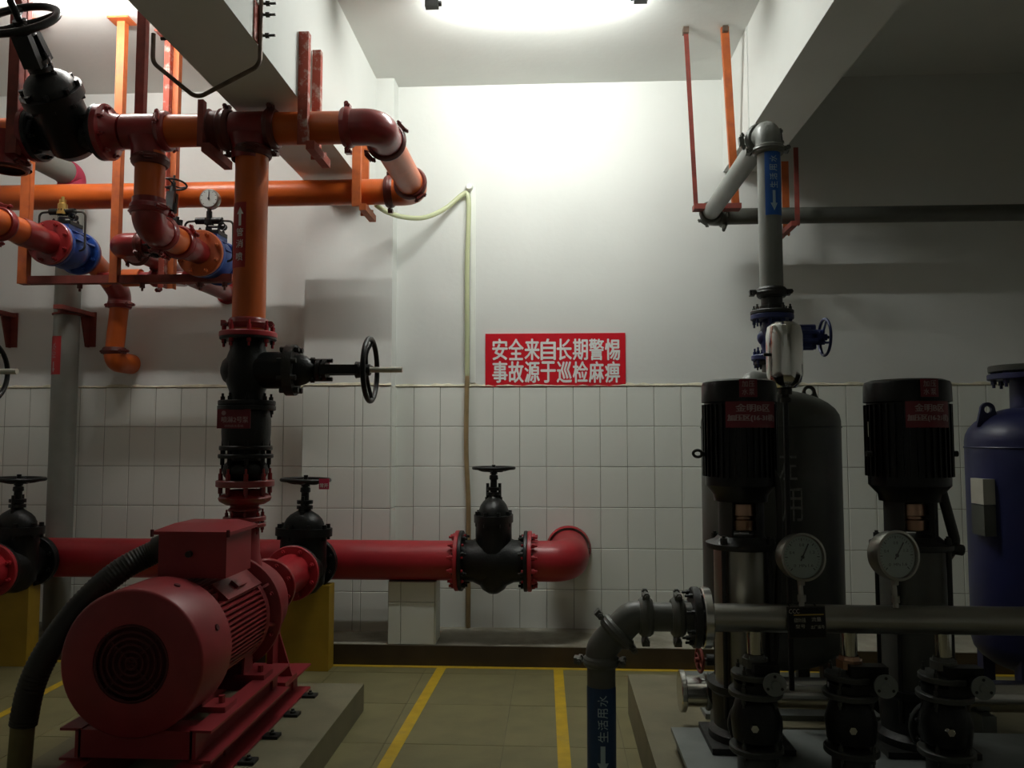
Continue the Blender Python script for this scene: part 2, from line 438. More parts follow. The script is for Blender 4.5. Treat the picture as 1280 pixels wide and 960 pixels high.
def mortar(x0, x1, yf, parent):
    m = M(); n = int((x1-x0)/.05); up, lo = [], []
    for i in range(n+1):
        x = x0+(x1-x0)*i/n
        h = ZT+.012+random.uniform(0, .016); d = .012+random.uniform(0, .006)
        up.append(((x, yf, h), (x, yf-d*.6, h-.004))); lo.append(((x, yf-d, ZT+.004), (x, yf, ZT-.002)))
    rows = [[m.v(up[i][0]), m.v(up[i][1]), m.v(lo[i][0]), m.v(lo[i][1])] for i in range(n+1)]
    for a, b in zip(rows, rows[1:]):
        for j in range(3): m.face([a[j], a[j+1], b[j+1], b[j]])
    return build('mortar_edge', m, TRIMG, parent)
mortar(-4.59, CX0, YB, wall_back); mortar(CX1, 3.84, YB, wall_back); mortar(CX0, CX1, CY, pillar)
# floor tiles 600 mm
FM = None
for i in range(-8, 8):
    for j in range(-7, 3):
        x0, y0 = -.26+.6*i, 4.1+.6*j
        y1 = min(y0+.6, 5.462); x1 = min(x0+.6, 3.84); x0 = max(x0, -4.59)
        m = None
        if (x1-x0 > .599 and y1-y0 > .599):
            if FM is None:
                q = build('tile', M().box(x0+.002, x1-.002, y0+.002, y1-.002, -.006, 0), FTILE, floor, False); FM = q; FI, FJ = .6*i, .6*j
            else:
                q = bpy.data.objects.new('tile', FM.data); C.objects.link(q); q.parent = floor
                q.location = Vector((.6*i-FI, .6*j-FJ, 0))
            q.location.z += random.uniform(-.0008, 0)
        elif y1-y0 > .03 and x1-x0 > .03:
            build('tile', M().box(x0+.002, x1-.002, y0+.002, y1-.002, -.006, -.0003), FTILE, floor, False)
def floor_line(a, b, wd, z=.0012):
    a, b = Vector((a[0], a[1], 0)), Vector((b[0], b[1], 0)); d = (b-a).normalized(); s = Vector((-d.y, d.x, 0))*(wd/2)
    m = M(); f = [m.v(p+Vector((0, 0, z))) for p in (a-s, b-s, b+s, a+s)]; m.face(f)
    g = [m.v(p+Vector((0, 0, 0))) for p in (a-s, b-s, b+s, a+s)]
    for i in range(4): m.face([f[i], f[(i+1) % 4], g[(i+1) % 4], g[i]])
    return build('painted_line', m, YLINE, floor, False)
floor_line((-4.55, 5.44), (3.8, 5.44), .045)
floor_line((-.758, 5.42), (-.823, 3.0), .062, .0014)
floor_line((.02, 5.42), (.055, 3.0), .062, .0014)
floor_line((-3.10, 5.42), (-3.05, 3.6), .055, .0014)
# low concrete ledge along the back wall, with its brown front
ledge = struct('ledge', M().box(-4.6, 3.85, 5.475, YB-.0005, 0, .135), CONC)
struct('baseboard_back', M().box(-4.6, 3.85, 5.466, 5.475, 0, .132), SKIRT)
tag(build('plinth', M().box(-2.25, -1.08, 1.2, 4.57, -.004, .148).bevel(.006, 1), PLINTH, None, False), 'low painted concrete plinth under the red fire pump', kind='structure')
tag(build('plinth', M().box(.405, 3.84, 1.2, 4.60, -.004, .215).bevel(.006, 1), PLINTH, None, False), 'low painted concrete plinth under the booster pumps', kind='structure')

# ------------------------------------------------------------------ lamps
def lamp(xc, y, label, glow):
    L2 = .60
    t = thing('fluorescent_lamp', label, 'lamp', (xc, y, ZC), 'fluorescent ceiling lamps')
    m = M().prism([(-.055, 0), (.055, 0), (.035, -.045), (-.035, -.045)], (xc-L2-.03, y, ZC), (0, 1, 0), (0, 0, 1), 2*L2+.06)
    build('housing', m, LAMPH, t, False)
    build('tube', M().cyl((xc-L2+.035, y, ZC-.083), (xc+L2-.035, y, ZC-.083), .016, None, 16), glow, t)
    for s in (-1, 1):
        m = M().box(xc+s*(L2+.03)-.04, xc+s*(L2+.03)+.04, y-.022, y+.022, ZC-.11, ZC-.035).bevel(.006)
        m.cyl((xc+s*(L2-.035), y, ZC-.083), (xc+s*L2, y, ZC-.083), .017, None, 14)
        build('lamp_socket', m, BLACKD, t)
    return t
lamp(-.105, 4.67, 'lit white fluorescent tube lamp on the ceiling above the red slogan sign', LAMP)
lamp(-2.85, 4.47, 'lit white fluorescent tube lamp on the ceiling above the left pipes', LAMPB)

# ------------------------------------------------------------------ red slogan sign
a, b = at(607, 417.5, YB), at(782, 483, YB)
sg = thing('slogan_sign', 'red wall sign with two lines of white Chinese characters above the tiles', 'sign', (a.x, YB, b.z))
build('panel', M().box(a.x, b.x, YB-.012, YB, b.z, a.z), SIGNR, sg, False)
m = M(); fn = plane_fn((0, YB-.0135, 0), (1, 0, 0), (0, 0, 1))
for k, ln in enumerate(('安全来自长期警惕', '事故源于巡检麻痹')):
    for i, ch in enumerate(ln):
        p, q = at(616+i*20.05, 424+k*28.2, YB), at(616+i*20.05+18.2, 450+k*28.2, YB)
        put_text(m, ch, (p.x, q.x, q.z, p.z), fn, .03)
build('lettering', m, WHITE, sg, False)
# ------------------------------------------------------------------ valves
def mtx(o, x, z):
    """frame with local x along x and local z along z"""
    x, z = Vector(x).normalized(), Vector(z).normalized(); z = (z-x*x.dot(z)).normalized(); y = z.cross(x)
    t = Matrix((x, y, z)).transposed().to_4x4(); t.translation = Vector(o); return t

def gate_valve(name, label, o, x, z, r, L, Rf, zb, zg, H, wr, tip, bx, by, dome, mb=BLACK, mw=BLACK, mf=None, mst=BLACK, neck=None, group=None, spokes=5, mbon=None, wheel_axis=None, rim=.075, yk=1.0):
    """pipe axis along local x, stem along local z: zb bonnet flange height, zg gland flange, H wheel, tip stem end"""
    T = mtx(o, x, z); t = thing(name, label, 'valve', o, group)
    nk = neck or (bx*.82, by*.82)
    m = M(T).lathe([(-L/2, r*1.02), (-L*.3, r*1.06), (-L*.16, r*1.28), (0, r*1.36), (L*.16, r*1.28), (L*.3, r*1.06), (L/2, r*1.02)], (0, 0, 0), (1, 0, 0), 32)
    m.lathe([(-r*1.62, 0), (-r*1.6, nk[0]*.3), (-r*1.4, nk[0]*.62), (-r*.9, nk[0]*.95), (0, nk[0]), (zb, nk[0])], (0, 0, 0), (0, 0, 1), 28, 1, nk[1]/nk[0], (1, 0, 0))
    build('body', m, mb, t)
    for s in (-1, 1):
        build('flange', M(T).flange((s*(L/2-.013), 0, 0), (1, 0, 0), Rf, .026, 8, .02), mf or mb, t)
    m = M(T).lathe([(0, 0), (0, bx), (.05, bx), (.05, 0)], (0, 0, zb-.025), (0, 0, 1), 32, 1, by/bx, (1, 0, 0))
    for i in range(8):
        a = 2*PI*(i+.5)/8; p = Vector((math.cos(a)*bx*.86, math.sin(a)*by*.86, zb))
        m.cyl(p-Vector((0, 0, .05)), p+Vector((0, 0, .05)), .015, None, 6)
    build('bonnet_flange', m, mbon or mb, t)
    d0, d1 = dome, zg-.03
    h = d1-zb-.025
    m = M(T).lathe([(0, d0), (h*.25, d0*.97), (h*.5, d0*.86), (h*.7, d0*.68), (h*.85, d0*.46), (h*.93, d0*.33), (h, d0*.3)], (0, 0, zb+.025), (0, 0, 1), 28, 1, by/bx*.95, (1, 0, 0))
    build('bonnet', m, mb, t)
    g = wr*.24
    m = M(T).lathe([(0, 0), (0, g*1.3), (.022, g*1.3), (.022, g*.7), (.034, g*.7), (.034, g*1.3), (.056, g*1.3), (.056, 0)], (0, 0, zg-.028), (0, 0, 1), 20)
    for s in (-1, 1):
        m.cyl((s*g*1.15, 0, zg-.05), (s*g*1.15, 0, zg+.055), .011, None, 6); m.cyl((s*g*1.15, 0, zg-.062), (s*g*1.15, 0, zg-.04), .018, None, 6)
    build('gland', m, mb, t)
    if H-zg > .16 and tip > H+.05:      # yoke with two legs
        m = M(T)
        for s in (-1, 1):
            m.bar((0, s*g*1.05, zg), (0, s*g*.8, H-.06), .035*yk+rim*.2, .016*yk+rim*.1, (0, 1, 0))
        m.lathe([(0, 0), (0, g*1.05), (.05, g*.9), (.05, 0)], (0, 0, H-.075), (0, 0, 1), 20)
        build('yoke', m, mb, t)
    else:
        m = M(T).lathe([(0, g*.66), ((H-zg)*.35, g*.62), ((H-zg)*.4, g*.85), ((H-zg)*.55, g*.8), ((H-zg)*.6, g*.45), (H-zg-.02, g*.4)], (0, 0, zg+.02), (0, 0, 1), 18)
        build('stem_nut', m, mb, t)
    build('stem', M(T).cyl((0, 0, zg-.04), (0, 0, tip), wr*.085, None, 14), mst, t)
    W = M(T)
    W.wheel((0, 0, H), wheel_axis or (0, 0, 1), wr, wr*rim, spokes, wr*.17, wr*.12)
    build('handwheel', W, mw, t)
    return t

YH, YF, YM = 4.14, 5.27, 5.55
ZH = at(310, 162, YH).z; XD = at(311, 400, YH).x            # near header height, discharge riser
rH = .086
def px(x, y, Y): return at(x, y, Y).x
def pz(x, y, Y): return at(x, y, Y).z

# ---- discharge riser above the pump
def dz(y): return pz(311, y, YH)
riser = thing('fire_pump_riser', 'orange vertical pipe with white arrow, rising from the black valves to the header', 'pipe', (XD, YH, dz(418)))
build('pipe', M().pipe((XD, YH, dz(414)), (XD, YH, dz(187)), rH), ORANGE, riser)
build('coupling', M().coupling((XD, YH, dz(405)), (0, 0, 1), rH-.002, (1, .25, 0)), MAROON, riser)
build('coupling', M().coupling((XD, YH, dz(191)), (0, 0, 1), rH-.004, (.3, -1, 0)), COUPL, riser)
build('flange', M().flange((XD, YH, dz(419)), (0, 0, 1), .148, .03, 8, .03), RED, riser)
sl = build('label_wrap', sleeve(M(), XD, YH, rH+.0005, -1.15, .08, dz(338), dz(258)), WRAPR, riser)
fn = wrap_fn(XD, YH, rH+.003, -.30)
m = M(); arrow(m, (-.020, .020, dz(287), dz(264)), fn, False)
for ch, ya, yb in (('管', 290, 300), ('消', 304, 314), ('喷', 320, 330)):
    put_text(m, ch, (-.021, .021, dz(yb), dz(ya)), fn, .01)
build('lettering', m, WHITE, sl, False)

# ---- black gate valve with its wheel to the right, on the riser
zv = dz(463)
dv = gate_valve('gate_valve', 'black gate valve with silver stem, its upright handwheel facing the tiled wall pillar', (XD, YH, zv), (0, 0, -1), (1, 0, 0),
    .086, .372, .146, .235, .40, .655, .178, .825, .135, .10, .085, mst=SILVER, mbon=BLACKD, neck=(.098, .098))
# ---- check valve below
ck = thing('check_valve', 'black vertical check valve with a maroon name plate, under the gate valve', 'valve', (XD, YH, dz(562)))
m = M().lathe([(0, .09), (.01, .112), (.05, .122), (.09, .125), (.15, .125), (.20, .118), (.222, .095)], (XD, YH, dz(562)), (0, 0, 1), 32)
build('body', m, BLACK, ck)
build('flange', M().flange((XD, YH, dz(510)), (0, 0, 1), .148, .026, 8, .02), BLACK, ck)
build('flange', M().flange((XD, YH, dz(560)), (0, 0, 1), .135, .024, 8, .03), BLACK, ck)
p0, p1 = at(272, 511.5, YH-.135), at(313, 535.5, YH-.135)
pl = build('name_plate', M().box(p0.x, p1.x, YH-.140, YH-.135, p1.z, p0.z), PLATER, ck, False)
fn = plane_fn((0, YH-.1405, 0), (1, 0, 0), (0, 0, 1)); m = M()
wd = p1.x-p0.x; ht = p0.z-p1.z
put_text(m, '喷淋2号泵', (p0.x+wd*.14, p1.x-wd*.06, p1.z+ht*.30, p1.z+ht*.62), fn, .01)
put_text(m, '消防给水系统', (p0.x+wd*.22, p1.x-wd*.2, p1.z+ht*.06, p1.z+ht*.2), fn)
m.lathe([(0, .012), (0, 0)], (p0.x+wd*.2, YH-.1405, p1.z+ht*.8), (0, -1, 0), 12)
build('lettering', m, PINKW, pl, False)
m = M().box(p0.x+.02, p0.x+.04, YH-.137, YH-.11, p0.z-.03, p0.z-.01); m.box(p1.x-.05, p1.x-.03, YH-.137, YH-.11, p0.z-.03, p0.z-.01)
build('plate_bracket', m, BLACK, ck)
# ---- rubber joint
rj = thing('rubber_joint', 'black bulging rubber expansion joint between check valve and red flange', 'pipe joint', (XD, YH, dz(610)))
build('bellows', M().lathe([(0, .08), (.012, .09), (.03, .108), (.06, .117), (.09, .108), (.108, .09), (.12, .08)], (XD, YH, dz(602)), (0, 0, 1), 32), BLACK, rj)
build('neck', M().cyl((XD, YH, dz(577)), (XD, YH, dz(561)), .088, None, 28), BLACK, rj)
build('flange', M().flange((XD, YH, dz(570)), (0, 0, 1), .14, .022, 8, .035), BLACK, rj)
build('flange', M().flange((XD, YH, dz(604)), (0, 0, 1), .148, .034, 8, .035), MAROON, rj)
# ---- red reducer with discs, down to the pump discharge flange
rd = thing('discharge_spool', 'dark red stacked reducer and flanges on top of the fire pump outlet', 'pipe', (XD, YH, dz(648)))
zz = dz(648)
build('reducer', M().lathe([(dz(645)-zz, .06), (dz(640)-zz, .068), (dz(638)-zz, .085), (dz(636)-zz, .084), (dz(633)-zz, .07), (dz(631)-zz, .075), (dz(630)-zz, .10), (dz(626)-zz, .128), (dz(622)-zz, .135), (dz(618)-zz, .12), (dz(615)-zz, .09), (dz(612)-zz, .082)], (XD, YH, zz), (0, 0, 1), 32), MAROON, rd)
build('flange', M().flange((XD, YH, dz(648)), (0, 0, 1), .108, .024, 8, .02), MAROON, rd)

# ---- near header under the beam
def hx(x): return px(x, 162, YH)
X0, XV0, XV1, XT1, XT2, XE = hx(-120), hx(46), hx(130), hx(186), hx(313), hx(466)
stub = thing('header_stub', 'short amber pipe with red flange and red tee left of the big black valve', 'pipe', (XV0, YH, ZH))
build('pipe', M().pipe((X0, YH, ZH), (hx(24), YH, ZH), rH), ORANGE, stub)
build('flange', M().lathe([(0, rH), (.035, rH+.005), (.06, .12), (.065, .15), (.09, .15), (.09, 0)], (XV0-.09, YH, ZH), (1, 0, 0), 36).bolts((XV0-.012, YH, ZH), (1, 0, 0), .125, 8, .013, -.035, .03), MAROON, stub)
m = M().pipe((hx(12), YH, ZH), (hx(12), YH, ZH-.16), .10).lathe([(-.02, .115), (.02, .115), (.02, .09)], (hx(12), YH, ZH-.17), (0, 0, 1), 28)
build('tee', m, MAROON, stub)
build('coupling', M().coupling((hx(12), YH, ZH-.175), (0, 0, 1), .085, (1, -.4, 0)), COUPL, stub)

XC = hx(88)
gate_valve('gate_valve', 'big black gate valve high at the left edge, its spoked handwheel tilted towards the viewer', (XC, YH, ZH), (1, 0, 0), (-.04, -.74, .67),
    rH, XV1-XV0, .15, .22, .38, .60, .20, .72, .15, .18, .125, spokes=4, rim=.095, yk=2.0)

hdr = thing('fire_header', 'orange header pipe with red tees and elbow passing under the white beam', 'pipe', (XT2, YH, ZH))
m = M().lathe([(0, 0), (0, .15), (.03, .15), (.035, .12), (.06, rH+.012), (.11, rH+.004), (.11, 0)], (XV1, YH, ZH), (1, 0, 0), 36).bolts((XV1+.014, YH, ZH), (1, 0, 0), .125, 8, .013, -.03, .035)
build('flange', m, MAROON, hdr)
for xa, xb in ((hx(158), hx(207)), (hx(285), hx(341))):
    xm = (xa+xb)/2
    m = M().lathe([(0, 0), (0, rH+.008), (xb-xa, rH+.008), (xb-xa, 0)], (xa, YH, ZH), (1, 0, 0), 32)
    xm = XT1 if xa < hx(200) else XT2
    rb = .078 if xa < hx(200) else rH
    m.lathe([(0, rb+.03), (.03, rb+.016), (.06, rb+.008), (.125, rb+.008)], (xm, YH, ZH-.05), (0, 0, -1), 32)
    build('tee', m, MAROON, hdr)
build('coupling', M().coupling((hx(207), YH, ZH), (1, 0, 0), rH, (0, -1, .35)), MAROON, hdr)
build('pipe', M().pipe((hx(205), YH, ZH), (hx(262), YH, ZH), rH), ORANGE, hdr)
m = M().lathe([(0, rH), (.0, rH+.02), (.02, rH+.026), (.03, rH+.014), (.07, rH+.014), (.085, rH+.026), (.10, rH+.02), (.10, rH)], (hx(260), YH, ZH), (1, 0, 0), 32)
build('coupling', m, COUPL, hdr)
build('coupling', M().coupling((hx(286), YH, ZH), (1, 0, 0), rH+.002, (0, -.25, 1)), COUPL, hdr)
build('coupling', M().coupling((hx(341), YH, ZH), (1, 0, 0), rH+.002, (0, -.35, 1)), COUPL, hdr)
build('pipe', M().pipe((hx(338), YH, ZH), (hx(436), YH, ZH), rH), ORANGE, hdr)
build('coupling', M().coupling((hx(435), YH, ZH), (1, 0, 0), rH, (0, -.1, 1)), MAROON, hdr)
XE = px(468, 162, YH)+.02
m = M().tube([(hx(436), YH, ZH), (XE, YH, ZH), (XE, YH+.26, ZH)], rH+.010, 32, bend=.155, seg=12)
build('elbow', m, MAROON, hdr)
build('coupling', M().coupling((XE, YH+.21, ZH), (0, 1, 0), rH+.004, (1, 0, .9)), COUPL, hdr)
build('pipe', M().pipe((XE, YH+.21, ZH), (XE, YF-.2, ZH), rH), ORANGE, hdr)

far = thing('cross_header', 'long orange pipe running left along the rear wall, ending in a rounded elbow', 'pipe', (px(250, 243, YF), YF, ZH))
build('pipe', M().pipe((-4.59, YF, ZH), (XE-.17, YF, ZH), rH), ORANGE, far)
build('elbow', M().tube([(XE-.19, YF, ZH), (XE, YF, ZH), (XE, YF-.2, ZH)], rH+.009, 32, bend=.16, seg=12), ORANGE, far)
build('coupling', M().coupling((XE-.17, YF, ZH), (1, 0, 0), rH+.002, (0, -.2, 1)), COUPL, far)
build('coupling', M().coupling((XE, YF-.18, ZH), (0, 1, 0), rH+.002, (.7, 0, -1)), COUPL, far)

# ---- hangers
def hanger(label, x, yc, z0, ztf, ztr, material, wx=.05, xr=None, half=.115, foot=.05, group='steel pipe hangers'):
    """angle iron hanger: a front leg, a rear leg and a foot bar under the pipe"""
    xr = x if xr is None else xr
    t = thing('pipe_hanger', label, 'hanger', (x, yc, z0), group)
    build('leg', M().angle((x, yc-half, z0), (x, yc-half, ztf), wx, .04), material, t, False)
    build('leg', M().angle((xr, yc+half, z0), (xr, yc+half, ztr), wx*.9, .035), material, t, False)
    if not foot: return t
    m = M().bar((x+wx/2+.02, yc-half-.01, z0-.006), (xr+wx/2+.02, yc+half+.06, z0-.006), .045, .045)
    m.cyl((xr+wx/2+.02, yc+half+.02, z0-.03), (xr+wx/2+.02, yc+half+.02, z0+.045), .012, None, 6)
    build('foot_bar', m, material, t, False)
    return t
zb0 = ZH-rH-.045
hanger('dark red steel hanger under the beam, beside the maroon clamp collar on the orange header', px(250, 162, YH-.115), YH, zb0, BLZ, BLZ, HANGR, .03)
xh = px(362, 162, YH-.115)
hanger('dark red steel hanger on the beam face holding the orange header, plaster smears on it', BLX1+.028, YH, zb0, pz(362, 40, YH-.115), pz(380, 63, YH+.115), HANGP, .052)
hanger('orange hanger behind the red elbow, holding the rear orange pipe', BLX1+.03, YF, ZH-rH-.045, 3.62, 3.60, HANGO, .055)
hanger('dark red hanger at the left edge, beside the tilted black handwheel', px(16, 120, YH-.13), YH, zb0-.02, ZC, ZC, HANGR, .06, px(28, 60, YH+.13), .13, 0)
zr = ZC
t = thing('pipe_hanger', 'dark maroon steel leg hanging left of the beam, behind the orange header', 'hanger', (px(177, 100, YH+.13), YH+.13, ZH), 'steel pipe hangers')
build('leg', M().angle((px(176, 100, YH+.13), YH+.12, ZH-.1), (px(176, 100, YH+.13), YH+.12, ZC), .05, .04), HANGR, t, False)

# strut rack with its legs, carrying the two alarm lines
YS = 4.94
zs = pz(150, 349, YS)
rack = thing('strut_rack', 'orange steel legs and dark strut carrying the two blue alarm valve lines', 'rack', (px(146, 300, YS), YS, zs))
build('strut', M().box(px(26, 349, YS), px(292, 349, YS), YS-.03, YS+.03, zs-.028, zs+.022), HANGR, rack, False)
def rleg(x, Y, material, w_=.052, pltop=True, zt=None, zlo=None):
    xx = px(x, 200, Y)
    m = M().angle((xx, Y, zs-.03 if zlo is None else zlo), (xx, Y, zt or ZC), w_, .045)
    if pltop: m.box(xx-.07, xx+.07, Y-.05, Y+.06, ZC-.012, ZC-.0005)
    build('leg', m, material, rack, False)
rleg(146, YS-.04, HANGO); rleg(33, YS-.04, HANGO, .06, True); rleg(217, 5.12, HANGO, .04); rleg(205.5, 5.08, HANGP, .04)
m = M()
for x in (178, 250, 281, 100): m.lathe([(0, 0), (0, .018), (.03, .018), (.03, .008), (.05, .008), (.05, 0)], (px(x, 352, YS), YS, zs-.028), (0, 0, -1), 6)
build('strut_nut', m, COUPL, rack)
m = M()
# conduit loop round the beam
t = thing('conduit_loop', 'thin bent steel conduit slung under the beam with a pink strap', 'conduit', (px(248, 122, 3.45), 3.45, pz(248, 122, 3.45)))
P = [(192, 40), (196, 78), (246, 123), (314, 82), (322, 12)]
pts = [at(x, y, 3.45) for x, y in P]
pts[0].x = pts[1].x = min(pts[0].x, BLX0-.012); pts[3].x = pts[4].x = max(pts[3].x, BLX1+.016); pts[0].z = BLZ+.06; pts[4].z = pz(322, -12, 3.45)
build('conduit', M().tube(pts, .010, 12, bend=.06), RUSTY, t)
build('strap', M().box(BLX1+.002, BLX1+.007, 3.40, 3.455, pz(318, 52, 3.43), pz(318, 4, 3.43)), HANGP, t, False)
m = M()
for y in (4, 18, 44):
    z = pz(325, y, 3.47); m.cyl((BLX1, 3.475, z), (BLX1+.075, 3.475, z), .006, None, 8); m.cyl((BLX1+.03, 3.475, z), (BLX1+.048, 3.475, z), .013, None, 6)
m.cyl((BLX0-.05, 3.44, BLZ+.03), (BLX0, 3.44, BLZ+.03), .008, None, 8)
build('clamp_bolt', m, BOLT, t)

# ---- branch down to alarm line A
XB = px(187, 230, YH); ZA = at(190, 283, YH).z
br_ = thing('branch_pipe', 'orange drop pipe with red elbow feeding the blue valve beside the riser', 'pipe', (XB, YH, ZA))
rb = .077
build('pipe', M().pipe((XB, YH, ZA+.12), (XB, YH, ZH-.12), rb), ORANGE, br_)
build('coupling', M().coupling((XB, YH, ZH-.165), (0, 0, 1), rb, (.4, -1, 0)), COUPL, br_)
build('coupling', M().coupling((XB, YH, pz(187, 262, YH)), (0, 0, 1), rb, (1, -.5, 0)), MAROON, br_)
build('elbow', M().tube([(XB, YH, ZA+.15), (XB, YH, ZA), (XB, YH+.17, ZA)], rb+.009, 28, bend=.13, seg=10), MAROON, br_)
build('coupling', M().coupling((XB, YH+.15, ZA), (0, 1, 0), rb, (-.3, 0, -1)), MAROON, br_)
build('pipe', M().pipe((XB, YH+.15, ZA), (XB, YH+.37, ZA), rb), ORANGE, br_)
build('coupling', M().coupling((XB, YH+.36, ZA), (0, 1, 0), rb, (.9, 0, .7)), MAROON, br_)
build('reducer', M().lathe([(0, rb), (.06, rb+.006), (.26, .07), (.30, .075)], (XB, YH+.36, ZA), (0, 1, 0), 28), MAROON, br_)
YA = YH+.62
build('flange', M().flange((XB, YA+.012, ZA), (0, 1, 0), .145, .028, 8, .02), HANGO, br_)

def alarm_valve(x, y, z, label, gauge):
    t = thing('alarm_valve', label, 'valve', (x, y, z), 'blue alarm valves')
    L = .31
    m = M().lathe([(0, .085), (.03, .095), (.07, .122), (.15, .138), (.22, .122), (.27, .095), (L, .085)], (x, y, z), (0, 1, 0), 28)
    m.box(x-.07, x+.07, y+.06, y+.22, z+.05, z+.145)
    for k in range(6):
        a = PI*(.1+.16*k); m.bar((x+math.cos(a)*.125, y+.05, z+math.sin(a)*.125), (x+math.cos(a)*.125, y+.26, z+math.sin(a)*.125), .012, .03, (math.cos(a), 0, math.sin(a)))
    build('body', m, BLUE, t)
    for yy in (y+.014, y+L-.014): build('flange', M().flange((x, yy, z), (0, 1, 0), .145, .028, 8, .018), BLUE, t)
    m = M().box(x-.075, x+.075, y+.07, y+.21, z+.145, z+.17).bolts((x, y+.14, z+.16), (0, 0, 1), .07, 6, .01, -.005, .025)
    build('cover', m, BLACK, t)
    zt = z+.165
    m = M().cyl((x, y+.1, zt), (x, y+.1, zt+.13), .018, None, 12)
    for s in (-1, 1):
        m.cyl((x+s*.02, y+.1, zt+.07), (x+s*.085, y+.1, zt+.07), .022, None, 10)
    m.lathe([(0, .03), (.04, .03)], (x, y+.1, zt+.045), (0, 0, 1), 10)
    build('trim_manifold', m, BLACK, t)
    m = M()
    for s in (-1, 1):
        m.tube([(x+s*.08, y+.1, zt+.07), (x+s*.155, y+.1, zt+.065), (x+s*.16, y+.1, z-.02), (x+s*.10, y+.1, z-.03)], .007, 8, bend=.03)
    m.tube([(x+.02, y+.05, zt+.02), (x+.12, y+.05, zt+.015)], .009, 8)
    build('trim_tube', m, BOLT, t)
    m = M().lathe([(0, .022), (.03, .022)], (x+.115, y+.03, zt+.015), (0, 1, 0), 10); m.torus((x+.115, y+.02, zt+.015), (0, 1, 0), .02, .005, 16, 6)
    build('drain_valve', m, BLACK, t)
    if gauge:
        gz = zt+.21
        build('gauge_stem', M().cyl((x, y+.1, zt+.12), (x, y+.1, gz-.05), .013, None, 10), BOLT, t)
        g = build('gauge', M().lathe([(0, 0), (0, .055), (.006, .064), (.04, .064), (.045, .058), (.045, 0)], (x, y+.13, gz), (0, -1, 0), 32), STEELB, t)
        build('dial', M().lathe([(0, .054), (.0015, .054), (.0015, 0)], (x, y+.0845, gz), (0, -1, 0), 32), DIAL, g)
        m = M().bar((x, y+.081, gz-.012), (x+.002, y+.081, gz+.043), .005, .002, (0, 1, 0))
        for k in range(9):
            a = R_(225-k*33.75); m.bar((x+math.cos(a)*.044, y+.0825, gz+math.sin(a)*.044), (x+math.cos(a)*.051, y+.0825, gz+math.sin(a)*.051), .003, .001, (0, 1, 0))
        m.lathe([(0, .007), (.002, .007), (.002, 0)], (x, y+.0815, gz), (0, -1, 0), 10)
        build('needle', m, GBLACK, g, False)
    else:
        build('brass_cap', M().lathe([(0, .035), (.02, .035), (.02, .03), (.07, .03), (.075, .022), (.10, .022), (.10, .01), (.12, .01), (.12, 0)], (x, y+.1, zt+.05), (0, 0, 1), 12), BRASS, t)
    return t
alarm_valve(XB, YA+.03, ZA, 'blue alarm valve with a pressure gauge on top, beside the orange riser', True)
tA = thing('outlet_pipe', 'red bent pipe leaving the rear of the gauged blue valve towards the wall', 'pipe', (XB, YA+.5, ZA))
build('flange', M().flange((XB, YA+.353, ZA), (0, 1, 0), .140, .022, 8, .016), MAROON, tA)
build('elbow', M().tube([(XB, YA+.34, ZA), (XB, YA+.53, ZA), (XB-.33, YA+.53, ZA-.03), (XB-.33, YB-.005, ZA-.03)], .062, 24, bend=.10), MAROON, tA)
build('wall_collar', M().lathe([(0, .06), (0, .085), (.02, .085), (.02, .06)], (XB-.33, YB-.025, ZA-.03), (0, 1, 0), 28), MAROON, tA)

# bypass branch with its small black valve behind the drop pipe
XL, ZB_ = px(164, 310, 4.95), pz(170, 313, 4.95)
bp = thing('bypass_pipe', 'red bypass elbow and dark clamps behind the orange drop pipe', 'pipe', (XL, 4.95, ZB_))
build('elbow', M().tube([(XL+.13, 4.80, ZB_), (XL, 4.80, ZB_), (XL, 5.05, ZB_)], .073, 24, bend=.11, seg=10), MAROON, bp)
build('pipe', M().pipe((XL+.1, 4.80, ZB_), (XB-.128, 4.80, ZB_), .056), MAROON, bp)
build('coupling', M().coupling((XL+.15, 4.80, ZB_), (1, 0, 0), .06, (0, -.6, -1)), COUPL, bp)
build('coupling', M().coupling((XL, 5.03, ZB_), (0, 1, 0), .06, (-1, 0, -.6)), COUPL, bp)
build('outlet', M().tube([(XL, 5.0, ZB_), (XL, 5.62, ZB_), (XL, 5.62, ZB_-.1)], .055, 20, bend=.08), MAROON, bp)
gate_valve('gate_valve', 'small black valve with a horizontal handwheel behind the orange drop pipe', (XL+.31, 4.80, ZB_), (1, 0, 0), (.16, .16, 1),
    .058, .17, .085, .12, .22, pz(221, 229, 4.86)-ZB_, .085, pz(221, 229, 4.86)-ZB_+.06, .075, .075, .055, spokes=3)

# ---- alarm line B at the left
XBB = px(80, 310, 5.05); ZBB = pz(85, 310, 5.05)
lb = thing('inlet_pipe', 'red and orange pipe entering the brass capped blue valve from the left edge', 'pipe', (XBB, 4.9, ZBB))
build('pipe', M().pipe((XBB, 3.9, ZBB), (XBB, 4.62, ZBB), .078), ORANGE, lb)
build('coupling', M().coupling((XBB, 4.45, ZBB), (0, 1, 0), .078, (.2, 0, 1)), MAROON, lb)
build('reducer', M().lathe([(0, .082), (.05, .088), (.16, .085), (.24, .072), (.30, .078)], (XBB, 4.60, ZBB), (0, 1, 0), 28), MAROON, lb)
build('flange', M().flange((XBB, 4.903, ZBB), (0, 1, 0), .145, .028, 8, .02), MAROON, lb)
alarm_valve(XBB, 4.92, ZBB, 'blue alarm valve with a brass cap on top, near the left edge', False)
ob = thing('drop_pipe', 'orange drop pipe with two red elbows turning into the wall below the strut', 'pipe', (XBB, 5.8, pz(147, 440, 5.82)))
zt_, zl_ = pz(150, 372, 5.8), pz(148, 449, 5.8)
xt_, xl_ = px(150, 372, 5.8), px(143, 440, 5.8)
